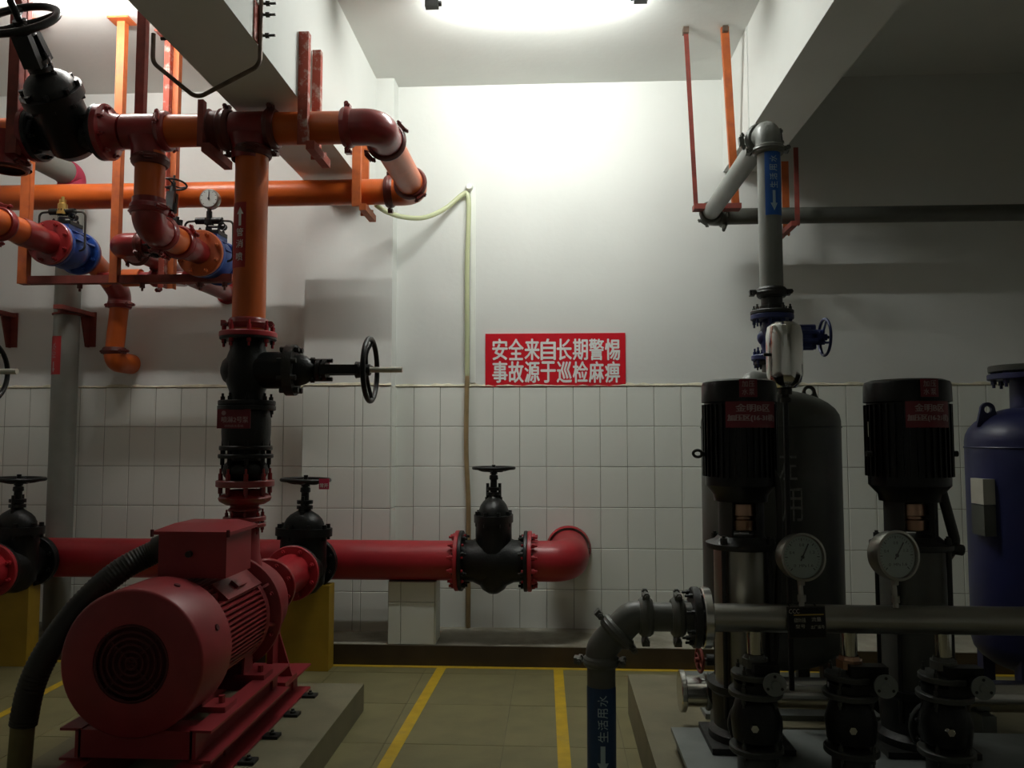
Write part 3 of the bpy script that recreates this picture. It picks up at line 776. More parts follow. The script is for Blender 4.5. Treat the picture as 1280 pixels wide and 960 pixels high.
build('flange', M().flange((XBB, 5.243, ZBB), (0, 1, 0), .140, .022, 8, .016), MAROON, ob)
build('pipe', M().tube([(XBB, 5.22, ZBB), (XBB, 5.34, ZBB), (xt_, 5.72, zt_+.08)], .074, 24, bend=.15), ORANGE, ob)
build('elbow', M().tube([(XBB+(xt_-XBB)*.6, 5.62, zt_+.12), (xt_, 5.8, zt_+.03), (xt_+(xl_-xt_)*.15, 5.8, zt_-.07)], .080, 24, bend=.1), MAROON, ob)
build('coupling', M().coupling((xt_, 5.8, zt_-.055), (0, 0, 1), .066, (1, -.3, 0)), MAROON, ob)
build('pipe', M().pipe((xt_, 5.8, zt_-.05), (xl_, 5.8, zl_+.07), .066), ORANGE, ob)
build('coupling', M().coupling((xl_, 5.8, zl_+.06), (0, 0, 1), .064, (1, -.4, 0)), COUPL, ob)
build('elbow', M().tube([(xl_, 5.8, zl_+.08), (xl_+.01, 5.8, zl_-.02), (xl_+.03, 5.995, zl_-.02)], .076, 24, bend=.11), ORANGE, ob)
cp = thing('cross_pipe', 'small red pipe with tee and clamps lying on the strut between both blue valves', 'pipe', (px(185, 345, 5.36), 5.36, pz(185, 345, 5.36)))
zc_ = zs+.07
build('pipe', M().pipe((XBB+.076, 5.34, zc_+.02), (XB-.13, 5.34, zc_+.02), .040), MAROON, cp)
build('tee', M().pipe((px(155, 345, 5.34), 5.34, zc_+.02), (px(177, 345, 5.34), 5.34, zc_+.02), .06), ORANGE, cp)
build('coupling', M().coupling((px(195, 345, 5.34), 5.34, zc_+.02), (1, 0, 0), .045, (0, -.6, 1)), MAROON, cp)
build('coupling', M().coupling((px(252, 345, 5.34), 5.34, zc_+.02), (1, 0, 0), .045, (0, -.6, -1)), MAROON, cp)

# ---- grey drain pipe on the left wall
XG = px(80, 500, 5.80); ZG = pz(90, 214, 5.7)
gp = thing('drain_pipe', 'grey vertical pipe at the left wall with a dark red arrow label', 'pipe', (XG, 5.80, .135))
build('pipe', M().pipe((XG, 5.80, .135), (XG, 5.80, ZG-.14), .090), GALV, gp)
build('elbow', M().tube([(XG, 5.80, ZG-.15), (XG, 5.80, ZG), (XG, 5.71, ZG)], .097, 28, bend=.085), PINKP, gp)
build('pipe', M().pipe((XG, 5.73, ZG), (XG, 2.6, ZG), .090), GALV, gp)
build('coupling', M().coupling((XG, 5.80, ZG-.17), (0, 0, 1), .09, (1, -.3, 0)), MAROON, gp)
sl = build('label_wrap', sleeve(M(), XG, 5.80, .0905, -1.35, .2, pz(72, 468, 5.72), pz(72, 420, 5.72)), WRAPR, gp)
fn = wrap_fn(XG, 5.80, .093, -.42); m = M()
arrow(m, (-.016, .016, pz(72, 464, 5.6), pz(72, 450, 5.6)), fn, True)
put_text(m, '排水', (-.02, .02, pz(72, 446, 5.6), pz(72, 426, 5.6)), fn, 0, 1)
build('lettering', m, PINKW, sl, False)
def bracket(x, label):
    y0 = YB
    t = thing('wall_bracket', label, 'bracket', (x, y0, pz(110, 430, 5.9)), 'red wall brackets')
    build('gusset', M().prism([(0, 0), (0, -.25), (.045, -.25), (.12, 0)], (x, y0, pz(110, 392, 5.9)), (0, -1, 0), (0, 0, 1), .012), HANGR, t, False)
    build('back_plate', M().box(x-.03, x+.05, y0-.012, y0-.0005, pz(110, 432, 5.9), pz(110, 388, 5.9)), HANGR, t, False)
    build('arm', M().box(x-.03, x+.04, y0-.42, y0, pz(110, 394, 5.9), pz(110, 389, 5.9)), HANGR, t, False)
    m = M().torus((XG, 5.80, pz(110, 396, 5.9)), (0, 0, 1), .094, .008, 28, 6) if x > XG-.5 else M().box(x-.02, x+.02, y0-.40, y0-.3, pz(110, 400, 5.9), pz(110, 394, 5.9))
    m.bar((min(x, XG), 5.70, pz(110, 394, 5.9)), (x, 5.70, pz(110, 394, 5.9)), .03, .03) if x > XG-.5 else None
    build('clamp', m, HANGR, t)
bracket(px(108, 410, 5.95), 'dark red wall bracket clamping the grey vertical pipe')
bracket(px(-2, 410, 5.85), 'dark red wall bracket cut off by the left picture edge')

# ---- red suction main
ZM = at(620, 701, YM).z; rM = .135
mn = thing('suction_main', 'thick red pipe running along the rear wall and resting on the tiled block', 'pipe', (px(515, 701, YM), YM, ZM))
XV = px(617, 701, YM)
xl1, xr1 = XV-.235, XV+.235
build('pipe', M().pipe((-4.59, YM, ZM), (xl1-.02, YM, ZM), rM, 36), RED, mn)
build('flange', M().flange((xl1-.014, YM, ZM), (1, 0, 0), .205, .028, 12, .022), RED, mn)
er = thing('suction_elbow', 'red flanged elbow turning from the centre black valve into the wall', 'pipe', (xr1+.2, YM, ZM))
build('flange', M().flange((xr1+.014, YM, ZM), (1, 0, 0), .205, .028, 12, .022), RED, er)
XEL = px(712, 690, 5.6)
build('elbow', M().tube([(xr1+.01, YM, ZM), (XEL, YM, ZM), (XEL, YB-.06, ZM+.03)], rM+.003, 36, bend=.22, seg=14), RED, er)
build('wall_collar', M().lathe([(0, rM+.02), (.02, rM+.03), (.05, rM+.03), (.06, rM+.01)], (XEL, YB-.062, ZM+.03), (0, 1, 0), 32), RED, er)
gate_valve('gate_valve', 'black gate valve on the red main, below the slogan sign', (XV, YM, ZM), (1, 0, 0), (0, 0, 1),
    rM, .47, .205, .29, .475, pz(617, 585, YM)-ZM, .152, pz(617, 581, YM)-ZM, .135, .19, .105, neck=(.125, .17))
# tee collar and valve towards the pump
XS = at(377, 712, 5.15).x; ZS = ZM+.005
v2 = gate_valve('gate_valve', 'black gate valve with a pink card on its handwheel, behind the red fire pump', (XS, 5.17, ZS), (0, 1, 0), (.02, 0, 1),
    .11, .40, .17, pz(386, 665, 5.15)-ZS, pz(386, 631, 5.15)-ZS, pz(388, 600, 5.15)-ZS, .165, pz(388, 594, 5.15)-ZS, .125, .185, .095, neck=(.115, .15))
p = at(405, 605, 5.0)
cd = build('card', M().box(p.x-.032, p.x+.032, 5.0, 5.003, p.z-.033, p.z+.033), PINKP, v2, False)
put_text(m := M(), '常开', (p.x-.026, p.x+.026, p.z-.022, p.z+.004), plane_fn((0, 4.9995, 0), (1, 0, 0), (0, 0, 1)), .01)
build('lettering', m, WHITE, cd, False)
st = thing('tee_stub', 'short red branch joining the main to the black valve with the pink card', 'pipe', (XS, 5.40, ZS))
build('pipe', M().pipe((XS, 5.38, ZS), (XS, 5.50, ZS), .112), RED, st)
build('flange', M().flange((XS, 5.384, ZS), (0, 1, 0), .17, .026, 8, .02), BLACK, st)
DX1 = at(28, 596, 5.15).x-at(388, 600, 5.15).x
v1 = dup(v2, (DX1, 0, 0), 'black gate valve behind the flexible black conduit at the left edge')
for o in list(v1.children):
    if o.name.startswith('card'):
        for c in list(o.children): bpy.data.objects.remove(c)
        bpy.data.objects.remove(o)
dup(st, (DX1, 0, 0), 'short red branch behind the left edge black valve')
# suction spool to the pump
sp = thing('suction_spool', 'red flanged reducer spool between the pump inlet and the black valve', 'pipe', (XS, 4.75, ZS))
build('reducer', M().lathe([(0, .085), (.03, .09), (.16, .10), (.38, .118), (.44, .12)], (XS, 4.52, ZS), (0, 1, 0), 32), RED, sp)
build('flange', M().flange((XS, 4.955, ZS), (0, 1, 0), .17, .026, 8, .02), RED, sp)
build('flange', M().flange((XS, 4.535, ZS), (0, 1, 0), .155, .024, 8, .018), RED, sp)
s1 = dup(sp, (DX1, 0, 0), 'red flanged spool cut off by the left picture edge')
# left discharge stem tip
dup(dv, (px(16, 463, YH)-px(497, 470, YH), 0, 0), 'left neighbour gate valve showing only its silver stem tip at the picture edge')
# yellow piers
def pier(xr, label):
    t = thing('pipe_pier', label, 'pier', (xr-.2, 5.38, 0), 'yellow concrete piers')
    m = M().box(xr-.42, xr, 5.30, 5.425, 0, ZS-.14).bevel(.018); build('block', m, YPIER, t)
pier(px(416, 780, 5.40), 'yellow painted concrete pier right behind the red fire pump')
pier(px(46, 780, 5.40), 'yellow painted concrete pier left of the black flexible conduit')
# tiled support block
a, b = at(485, 725, 5.475), at(543, 808, 5.475)
tb = thing('tiled_block', 'white tiled support block on the ledge under the red main', 'block', ((a.x+b.x)/2, 5.6, .135))
zt0 = ZM-rM
build('core', M().box(a.x, b.x, 5.484, 5.72, .135, zt0), GROUT, tb, False)
xs_ = px(500.5, 760, 5.475); zj = pz(510, 753, 5.475)
for (x0, x1) in ((a.x, xs_), (xs_, b.x)):
    for (z0, z1) in ((.135, zj), (zj, zt0)): tile(x1-x0, z1-z0, x0, 5.484, z1, tb)
for (z0, z1) in ((.135, zj), (zj, zt0)): tile(.2, z1-z0, b.x, 5.484, z1, tb, axis='x')
# hose with its white strip
hs = thing('clear_hose', 'translucent drain hose hanging from a hook down the wall', 'hose', (px(585, 600, 5.955), 5.955, .135))
P = [at(x, y, Y) for x, y, Y in ((470, 256, 5.42), (482, 264, 5.5), (503, 271, 5.66), (530, 272, 5.8), (556, 261, 5.92), (577, 244, 5.96), (584, 243, 5.965), (586, 262, 5.965), (584, 330, 5.97), (584, 420, 5.97), (584, 470, 5.97))]
build('hose', M().spline(P, .018, 14), HOSE, hs)
P = [at(x, y, 5.97) for x, y in ((584, 470), (583, 520), (583, 570), (585.5, 630), (585.5, 700))]; P += [Vector((P[-1].x, 5.97, .137))]
build('stained_end', M().spline(P, .018, 14), HOSEB, hs)
p = at(587, 235, YB)
build('hook', M().lathe([(0, .03), (.03, .03), (.045, .02), (.045, 0)], (p.x, YB, p.z), (0, -1, 0), 16), PVC, hs)
p2 = at(590, 478, YB)
tag(build('white_trunking', M().box(px(588.5, 350, YB), px(594.5, 350, YB), YB-.014, YB, ZT+.03, p.z), PVC, None, False), 'narrow white plastic strip on the wall beside the hose', 'trunking')
# ------------------------------------------------------------------ red fire pump
XP = px(162, 830, 3.05); ZP = at(162, 830, 3.05).z
XP = XP+.004
y0, yc, yr = 3.05, 3.33, 3.93
fp = thing('fire_pump', 'big red electric fire pump on a steel skid at the lower left', 'pump', (XP, 3.7, .148))
RM = .284
m = M().lathe([(0, .150), (.0, RM-.012), (.004, RM-.005), (.012, RM), (.27, RM+.002), (.27, RM-.02), (.02, RM-.02)], (XP, y0, ZP), (0, 1, 0), 48)
cowl = build('fan_cowl', m, MOTOR, fp)
m = M()
for k in range(6): m.torus((XP, y0+.004, ZP), (0, 1, 0), .022+.0245*k, .005, 32, 6)
for k in range(4):
    a = PI/4+k*PI/2; m.bar((XP, y0+.006, ZP), (XP+math.cos(a)*.152, y0+.006, ZP+math.sin(a)*.152), .008, .006, (0, 1, 0))
build('grille', m, DRED, cowl)
build('fan', M().lathe([(0, 0), (0, .16), (.01, .16), (.01, 0)], (XP, y0+.05, ZP), (0, 1, 0), 32), DRED, cowl)
m = M()
for a in (-.55, .35, 1.2):
    c = Vector((XP+math.sin(a)*RM, y0+.16, ZP+math.cos(a)*RM)); d = Vector((math.sin(a), 0, math.cos(a)))
    m.cyl(c-d*.01, c+d*.007, .013, None, 10)
build('cowl_screw', m, DRED, cowl)
rc = .19
build('motor_body', M().cyl((XP, yc-.06, ZP), (XP, yr, ZP), rc, None, 40), MOTOR, fp)
RE = .24
def fin(i):
    """one cooling fin; horizontal ones on the flanks, upright ones above and below"""
    m = M()
    side, k = i
    h = -.147+k*.021
    if side in 'rl':
        s = 1 if side == 'r' else -1
        xa, xb = math.sqrt(max(0, (rc-.01)**2-h*h)), math.sqrt(RE*RE-h*h)
        m.box(XP+min(s*xa, s*xb), XP+max(s*xa, s*xb), yc, yr-.05, ZP+h-.004, ZP+h+.004)
    else:
        s = 1 if side == 't' else -1
        za, zb = math.sqrt(max(0, (rc-.01)**2-h*h)), math.sqrt(RE*RE-h*h)
        m.box(XP+h-.004, XP+h+.004, yc, yr-.05, ZP+min(s*za, s*zb), ZP+max(s*za, s*zb))
    return m
for side in 'rlt':
    for k in range(15): build('cooling_fin', fin((side, k)), MOTOR, fp, False)
# junction plate and lifting boss on the upper right of the motor
def rot_box(m, cx, cz, hw, hh, ya, yb, a):
    T0 = m.T; m.T = Matrix.Translation((cx, 0, cz)) @ Matrix.Rotation(a, 4, 'Y'); m.box(-hw, hw, ya, yb, -hh, hh); m.T = T0; return m
m = M(); a = R_(40); rot_box(m, XP+math.sin(a)*.218, ZP+math.cos(a)*.218, .05, .03, yc+.16, yr-.04, a)
rot_box(m, XP+math.sin(a)*.252, ZP+math.cos(a)*.252, .022, .012, yc+.30, yc+.40, a)
build('side_boss', m, MOTOR, fp, False)
build('end_shield', M().lathe([(0, rc), (.0, RE), (.03, RE+.005), (.045, RE), (.05, .18)], (XP, yr-.08, ZP), (0, 1, 0), 40), MOTOR, fp)
build('adapter_ring', M().lathe([(0, .15), (0, .275), (.005, .283), (.030, .283), (.036, .275), (.036, .15)], (XP, yr, ZP), (0, 1, 0), 48).bolts((XP, yr+.016, ZP), (0, 1, 0), .252, 8, .013, -.03, .03), MOTOR, fp)
for k in range(8):
    m = M(); a = 2*PI*(k+.5)/8+.2
    c = Vector((math.cos(a), 0, math.sin(a)))
    m.prism([(.20, 0), (.262, 0), (.215, -.10), (.20, -.10)], Vector((XP, yr, ZP))-c.cross(Vector((0, 1, 0)))*.006, c, (0, 1, 0), .012)
    build('shield_rib', m, MOTOR, fp, False)
m = M().lathe([(0, .22), (.04, .19), (.07, .12), (.10, .12), (.13, .19), (.16, .218), (.26, .224), (.33, .20), (.39, .13), (.44, .10), (.55, .088)], (XP, yr+.02, ZP), (0, 1, 0), 44)
m.lathe([(.0, .12), (.16, .105), (.24, .088), (.36, .082)], (XP, YH, ZP+.02), (0, 0, 1), 28)
build('volute', m, MOTOR, fp)
zd = dz(655)
build('discharge_flange', M().flange((XP, YH, zd-.004), (0, 0, 1), .115, .022, 8, .018), MAROON, fp)
build('suction_flange', M().flange((XP+.01, 4.505, ZS), (0, 1, 0), .155, .024, 8, .018), MAROON, fp)
build('discharge_neck', M().cyl((XP, YH, ZP+.33), (XP, YH, zd), .083, None, 28), MAROON, fp)
for s in (-1, 1):
    m = M().prism([(-.05, 0), (.09, 0), (.05, .42), (-.02, .42)], (XP+s*.17-.008, YH-.02, .30), (0, 1, 0), (0, 0, 1), .03)
    m.prism([(0, 0), (.10*s, 0), (.0, .30)], (XP+s*.17, YH+.02, .30), (1, 0, 0), (0, 0, 1), -.014)
    m.box(XP+s*.20-.07, XP+s*.20+.07, YH-.09, YH+.09, .285, .305)
    build('pump_foot', m, MOTOR, fp, False)
# terminal box
bx0, bx1, by0, by1 = px(198, 690, 3.40), px(283, 690, 3.40), 3.40, 3.68
bz0, bz1 = pz(240, 705, 3.40), pz(240, 668, 3.40)
tbx = build('terminal_box', M().box(bx0, bx1, by0, by1, bz0-.06, bz1).bevel(.012), MOTOR, fp)
m = M(); e = .045
lo = [(bx0-.022, by0-.022), (bx1+.022, by0-.022), (bx1+.022, by1+.022), (bx0-.022, by1+.022)]
up = [(bx0+e, by0+e), (bx1-e, by0+e), (bx1-e, by1-e), (bx0+e, by1-e)]
A, B_, C_ = [[m.v((x, y, z)) for x, y in q] for q, z in ((lo, bz1), (lo, bz1+.014), (up, bz1+.042))]
m.face(A[::-1]); m.face(C_)
for i in range(4):
    j = (i+1) % 4; m.face([A[i], A[j], B_[j], B_[i]]); m.face([B_[i], B_[j], C_[j], C_[i]])
build('box_lid', m.bevel(.006, 2), MOTOR, tbx)
m = M()
for x, y in lo: build('lid_screw', M().cyl((x*.97+XP*.03, y, bz1-.008), (x*.97+XP*.03, y, bz1+.022), .008, None, 6), DRED, tbx)
build('earth_screw', M().cyl(((bx0+bx1)/2-.01, by0-.02, (bz0+bz1)/2-.02), ((bx0+bx1)/2-.01, by0+.005, (bz0+bz1)/2-.02), .014, None, 10), BOLT, tbx)
# motor rails and skid
zt_r, zr0 = .415, .285
def channel(x, ya, yb, z0, z1, s, w_=.075, t=.01):
    m = M().box(min(x, x+s*t), max(x, x+s*t), ya, yb, z0, z1)
    m.box(min(x, x-s*w_), max(x, x-s*w_), ya, yb, z1-t, z1); m.box(min(x, x-s*w_), max(x, x-s*w_), ya, yb, z0, z0+t); return m
xr_up = px(310, 880, 3.45); xr_up = -1.345
for s in (-1, 1):
    xo = XP+s*(xr_up-XP)
    build('motor_rail', channel(xo-s*.055, 3.10, 4.02, .287, .41, -s, .075), MOTOR, fp, False)
    m = M().box(xo-s*.20-.0, xo-s*.20+.001, 3.4, 3.9, .41, .42)
    for yy in (3.36, 3.80):
        m = M().box(min(xo-s*.15, xo-s*.01), max(xo-s*.15, xo-s*.01), yy-.06, yy+.06, .41, .432)
        m.prism([(-.06, 0), (.06, 0), (.03, .16), (-.03, .16)], (xo-s*.12, yy, .43), (0, 1, 0), (0, 0, 1), .012)
        m.cyl((xo-s*.05, yy, .425), (xo-s*.05, yy, .462), .014, None, 6)
        build('motor_foot', m, MOTOR, fp, False)
for yy in (3.10, 3.95):
    build('cross_rail', M().box(XP-.24, XP+.24, yy, yy+.07, .30, .405), MOTOR, fp, False)
xsk = px(387, 850, 4.45); skw = xsk-XP
for s in (-1, 1):
    build('skid_rail', channel(XP+s*(skw-.085), 2.70, 4.47, .150, .285, -s, .085), MOTOR, fp, False)
for yy in (2.70, 3.5, 4.40):
    build('skid_cross', M().box(XP-skw+.075, XP+skw-.075, yy, yy+.07, .152, .283), MOTOR, fp, False)
for k in range(6):
    for s in (-1, 1):
        yy = 4.33-k*.29
        m = M().box(min(XP+s*(skw+.005), XP+s*(skw+.075)), max(XP+s*(skw+.005), XP+s*(skw+.075)), yy-.03, yy+.03, .149, .162)
        m.lathe([(0, .014), (.012, .014), (.014, .008), (.022, .008), (.022, 0)], (XP+s*(skw+.042), yy, .16), (0, 0, 1), 8)
        build('anchor_lug', m, BLACKD, fp, False)
# flexible conduit from the terminal box down to a stub in the floor
cn = thing('flexible_conduit', 'black corrugated cable conduit curving from the pump terminal box to the floor', 'conduit', (px(40, 900, 3.3), 3.3, 0))
P = [at(x, y, Y) for x, y, Y in ((210, 683, 3.48), (185, 694, 3.46), (152, 712, 3.40), (118, 740, 3.34), (84, 778, 3.28), (55, 822, 3.22), (38, 862, 3.2), (29, 905, 3.2))]
sm = []
for i in range(len(P)-1):
    a, b, c, d = P[max(i-1, 0)], P[i], P[i+1], P[min(i+2, len(P)-1)]
    for k in range(16):
        t_ = k/16; sm.append(.5*((2*b)+(c-a)*t_+(2*a-5*b+4*c-d)*t_*t_+(3*b-a-3*c+d)*t_**3))
sm.append(P[-1])
build('corrugated_tube', M().tube(sm, [.0505 if k % 2 else .0535 for k in range(len(sm))], 18), CABLE, cn)
e = P[-1]
build('floor_stub', M().tube([e+Vector((0, 0, .03)), Vector((e.x-.01, e.y, .2)), Vector((e.x-.015, e.y, 0))], .045, 18), OLIVE, cn)
build('gland', M().cyl(at(214, 681, 3.48), at(196, 689, 3.465), .062, None, 12), CABLE, cn)

# ------------------------------------------------------------------ grey riser on the right
YR, YR2 = 4.04, 5.65
XR = px(962, 250, YR); ZR = pz(962, 163, YR); rR = .057
gr = thing('grey_riser', 'grey vertical pipe with a blue arrow label, ending in an elbow under the right beam', 'pipe', (XR, YR, ZR-1))
def rz(y): return pz(962, y, YR)
build('pipe', M().pipe((XR, YR, rz(362)), (XR, YR, ZR-.09), rR), GREY, gr)
build('elbow', M().tube([(XR, YR, ZR-.12), (XR, YR, ZR), (XR, YR+.13, ZR)], rR+.006, 28, bend=.10, seg=10), GREY, gr)
build('coupling', M().coupling((XR, YR, ZR-.105), (0, 0, 1), rR, (1, -.15, 0), .045), DGREY, gr)
build('coupling', M().coupling((XR, YR+.12, ZR), (0, 1, 0), rR+.008, (1, 0, .1), .05), DGREY, gr)
build('coupling', M().coupling((XR, YR, rz(366)), (0, 0, 1), rR-.004, (1, -.1, 0), .05), BLACKD, gr)
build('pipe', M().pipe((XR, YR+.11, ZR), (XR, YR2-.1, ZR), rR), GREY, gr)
sl = build('label_wrap', sleeve(M(), XR, YR, rR+.0004, -.62, 1.0, rz(272), rz(192)), WRAPB, gr)
fn = wrap_fn(XR, YR, rR+.0024, .12); m = M()
arrow(m, (-.018, .018, rz(267), rz(242)), fn, True)
for ch, ya, yb in (('水', 199, 207), ('用', 210, 218), ('活', 221, 229), ('生', 231, 239)):
    put_text(m, ch, (-.019, .019, rz(yb), rz(ya)), fn, .01, 1)
build('lettering', m, PALEB, sl, False)
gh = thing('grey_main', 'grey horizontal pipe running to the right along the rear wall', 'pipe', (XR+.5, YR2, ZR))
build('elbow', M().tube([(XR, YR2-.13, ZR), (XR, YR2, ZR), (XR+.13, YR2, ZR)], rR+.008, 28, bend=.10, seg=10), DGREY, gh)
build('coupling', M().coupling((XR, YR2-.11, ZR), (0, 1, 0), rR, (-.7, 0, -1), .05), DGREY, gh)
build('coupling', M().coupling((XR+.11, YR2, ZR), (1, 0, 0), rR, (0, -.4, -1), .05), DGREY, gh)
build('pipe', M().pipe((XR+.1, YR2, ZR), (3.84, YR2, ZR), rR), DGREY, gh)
# its hangers
Y1 = 5.47
t = thing('pipe_hanger', 'tall thin rusty hanger of two legs dropping from the ceiling to the grey elbow', 'hanger', (XR, Y1, ZR-.07), 'steel pipe hangers')
for (xt, yt, xb, yb, mt, w_) in ((857, 26, 870, 258, HANGR, .03), (906, 22, 920, 258, HANGO, .05)):
    a, b = at(xt, yt, 5.2), at(xb, yb, Y1); a.z = ZC
    build('leg', M().angle(b, a, w_, .03, .006, 1 if xt < 880 else -1), mt, t, False)
    build('anchor', M().box(a.x-.018, a.x+.018, a.y-.02, a.y+.03, ZC-.04, ZC-.0005), RUSTY, t, False)
a, b = at(869, 259, Y1), at(924, 259, Y1); zf = ZR-rR-.024
build('foot_bar', M().box(a.x-.01, b.x+.01, Y1-.03, Y1+.06, a.z-.018, a.z+.018), HANGR, t, False)
a2 = at(985, 250, 5.22); b2 = at(996, 240, 5.16)
t = thing('pipe_hanger', 'red primed hanger under the right beam, behind the blue arrow label', 'hanger', (1.53, YR2, ZR-.12), 'steel pipe hangers')
xq = px(995, 200, 5.5)
build('leg', M().angle((xq, 5.5, ZR-rR-.05), (xq, 5.5, BRZ), .032, .03), HANGR, t, False)
xq2 = px(981, 200, 5.78)
build('leg', M().angle((xq2, 5.78, ZR-rR-.05), (xq2, 5.78, BRZ), .05, .03), HANGO, t, False)
build('foot_bar', M().bar((xq-.03, 5.47, ZR-rR-.045), (xq2-.03, 5.85, ZR-rR-.045), .04, .035), HANGR, t, False)

# navy gate valve under the riser, its wheel on the right
def z2(y): return pz(962, y, YR)
gate_valve('gate_valve', 'navy gate valve with blue handwheel behind the small shiny vessel', (XR, YR, z2(422)), (0, 0, -1), (1, 0, -.02),
    .046, z2(394)-z2(451), .105, .155, .20, px(1031, 428, YR)-XR, .098, px(1031, 428, YR)-XR+.02, .06, .05, .05, mb=NAVY, mw=NAVY, spokes=4)
av = thing('riser_spool', 'black grooved spool with a dark flange between grey riser and navy valve', 'pipe', (XR, YR, z2(394)))
build('spool', M().lathe([(0, .05), (.02, .05), (.025, .06), (.045, .06), (.05, .052), (.085, .052)], (XR, YR, z2(394)), (0, 0, 1), 28), BLACKD, av)
build('flange', M().flange((XR, YR, z2(391)), (0, 0, 1), .105, .02, 8, .016), BLACKD, av)
el = thing('valve_elbow', 'grey pipe elbow under the navy valve, curving down behind the left booster motor', 'pipe', (XR, YR, 1.75))
build('flange', M().flange((XR, YR, z2(454)), (0, 0, 1), .09, .02, 8, .012), BLACKD, el)
xd, yd = px(936, 480, 3.80), 3.80
build('elbow', M().tube([(XR, YR, z2(456)), (XR, YR, 1.80), (xd, yd, 1.80), (xd, yd, 1.2)], .054, 24, bend=.07), GREY, el)
build('pipe', M().pipe((xd, yd, 1.22), (xd, yd, .37), .054), DGREY, el)

# ------------------------------------------------------------------ tanks
def tank(x, y, r, z0, zs_, zt, label, m_, lug, legs=True):
    t = thing('pressure_tank', label, 'tank', (x, y, z0))
    zb = z0+.12; H = zt-zs_
    pr = [(0, 0)]+[(.16*(1-math.cos(a)), r*math.sin(a)) for a in [PI/2*i/6 for i in range(1, 7)]]
    pr += [(zs_-zb, r)]+[(zs_-zb+H*math.sin(a), r*math.cos(a)) for a in [PI/2*i/8 for i in range(1, 8)]]+[(zs_-zb+H, 0)]
    sh = build('shell', M().lathe(pr, (x, y, zb), (0, 0, 1), 64), m_, t)
    build('weld_seam', M().torus((x, y, zs_-.03), (0, 0, 1), r, .005, 64, 6), m_, t)
    for k in range(4):
        a = PI/4+k*PI/2
        c = Vector((x+math.cos(a)*r*.82, y+math.sin(a)*r*.82, 0))
        build('leg', M().box(c.x-.03, c.x+.03, c.y-.03, c.y+.03, z0, zb+.16), m_, t, False)
    build('lifting_lug', lug(), m_, t, True)
    return t, sh
def lug_fn(px_, py_, Y, w_, h, hole):
    p = at(px_, py_, Y)
    def f():
        m = M(); n = 14
        out = [(-w_, -h), (w_, -h)]+[(w_*.62*math.cos(a), w_*.62*math.sin(a)) for a in [PI*i/n for i in range(n+1)]]
        inn = [(hole*math.cos(a), hole*math.sin(a)) for a in [2*PI*i/24 for i in range(24)]]
        for yy in (-.008, .008):
            vo = [m.v((p.x+a, p.y+yy, p.z+b)) for a, b in out]; vi = [m.v((p.x+a, p.y+yy, p.z+b)) for a, b in inn]
            eo = [m.bm.edges.new((vo[i], vo[(i+1) % len(vo)])) for i in range(len(vo))]; ei = [m.bm.edges.new((vi[i], vi[(i+1) % 24])) for i in range(24)]
            bmesh.ops.triangle_fill(m.bm, edges=eo+ei, use_beauty=True)
            if yy < 0: fo, fi = vo, vi
        for A, Bq in ((fo, vo), (fi, vi)):
            k = len(A)
            for i in range(k): m.face([A[i], A[(i+1) % k], Bq[(i+1) % k], Bq[i]])
        return m
    return f
YT = 4.3
XT = px(963, 600, YT); rT = (px(1048, 600, YT)-px(878, 600, YT))/2
base = tag(build('tank_base', M().box(px(858, 845, 4.45), px(858, 845, 4.45)+1.0, 3.90, 4.598, .216, .24), PLATE, None, False), 'grey steel plate carrying the dark grey tank', 'plate')
tk, sh = tank(XT, YT, rT, .24, pz(1000, 527, YT), pz(963, 487, YT), 'tall dark grey pressure tank with chalk marks, behind the left booster pump', TANKB, lug_fn(1011, 490, YT-.05, .055, .06, .018))
fn = wrap_fn(XT, YT, rT+.002, 0); m = M()
u = lambda x: rT*math.asin(max(-1, min(1, (px(x, 600, YT-rT*.9)-XT)/rT)))
zT = lambda y: pz(990, y, YT-rT)
put_text(m, '左', (u(972), u(994), zT(600), zT(562)), fn); put_text(m, '用', (u(974), u(1000), zT(652), zT(610)), fn)
build('chalk_writing', m, CHALK, sh, False)
YN = 4.3; XN = px(1290, 600, YN); rN = px(1290, 600, YN)-px(1215, 600, YN)
tn, shn = tank(XN, YN, rN, .216, pz(1260, 552, YN), pz(1290, 508, YN), 'navy blue pressure tank with a flanged neck at the right edge', TANKN, lug_fn(1234, 512, YN-.03, .06, .09, .018))
zn = pz(1275, 512, YN); 
build('neck', M().cyl((XN, YN, zn-.03), (XN, YN, pz(1275, 468, YN)), .085, None, 28), TANKN, tn)
build('flange', M().flange((XN, YN, pz(1275, 471, YN)), (0, 0, 1), .185, .03, 8, .022), TANKN, tn)
build('blind_flange', M().flange((XN, YN, pz(1275, 461, YN)), (0, 0, 1), .18, .034, 0), TANKB, tn)
a = PI+.62
for (ya, yb, mm, nm, off) in ((597, 628, STICK, 'sticker', .03), (629, 666, TANKB, 'bracket_box', .045)):
    p = at(1215, ya, YN); q = at(1215, yb, YN)
    c = Vector((px(1216, 620, YN)+.004, YN-.09, 0))
    build(nm, M().box(c.x-.028, c.x+.03, YN-.15, YN-.03, q.z, p.z), mm, tn, False)

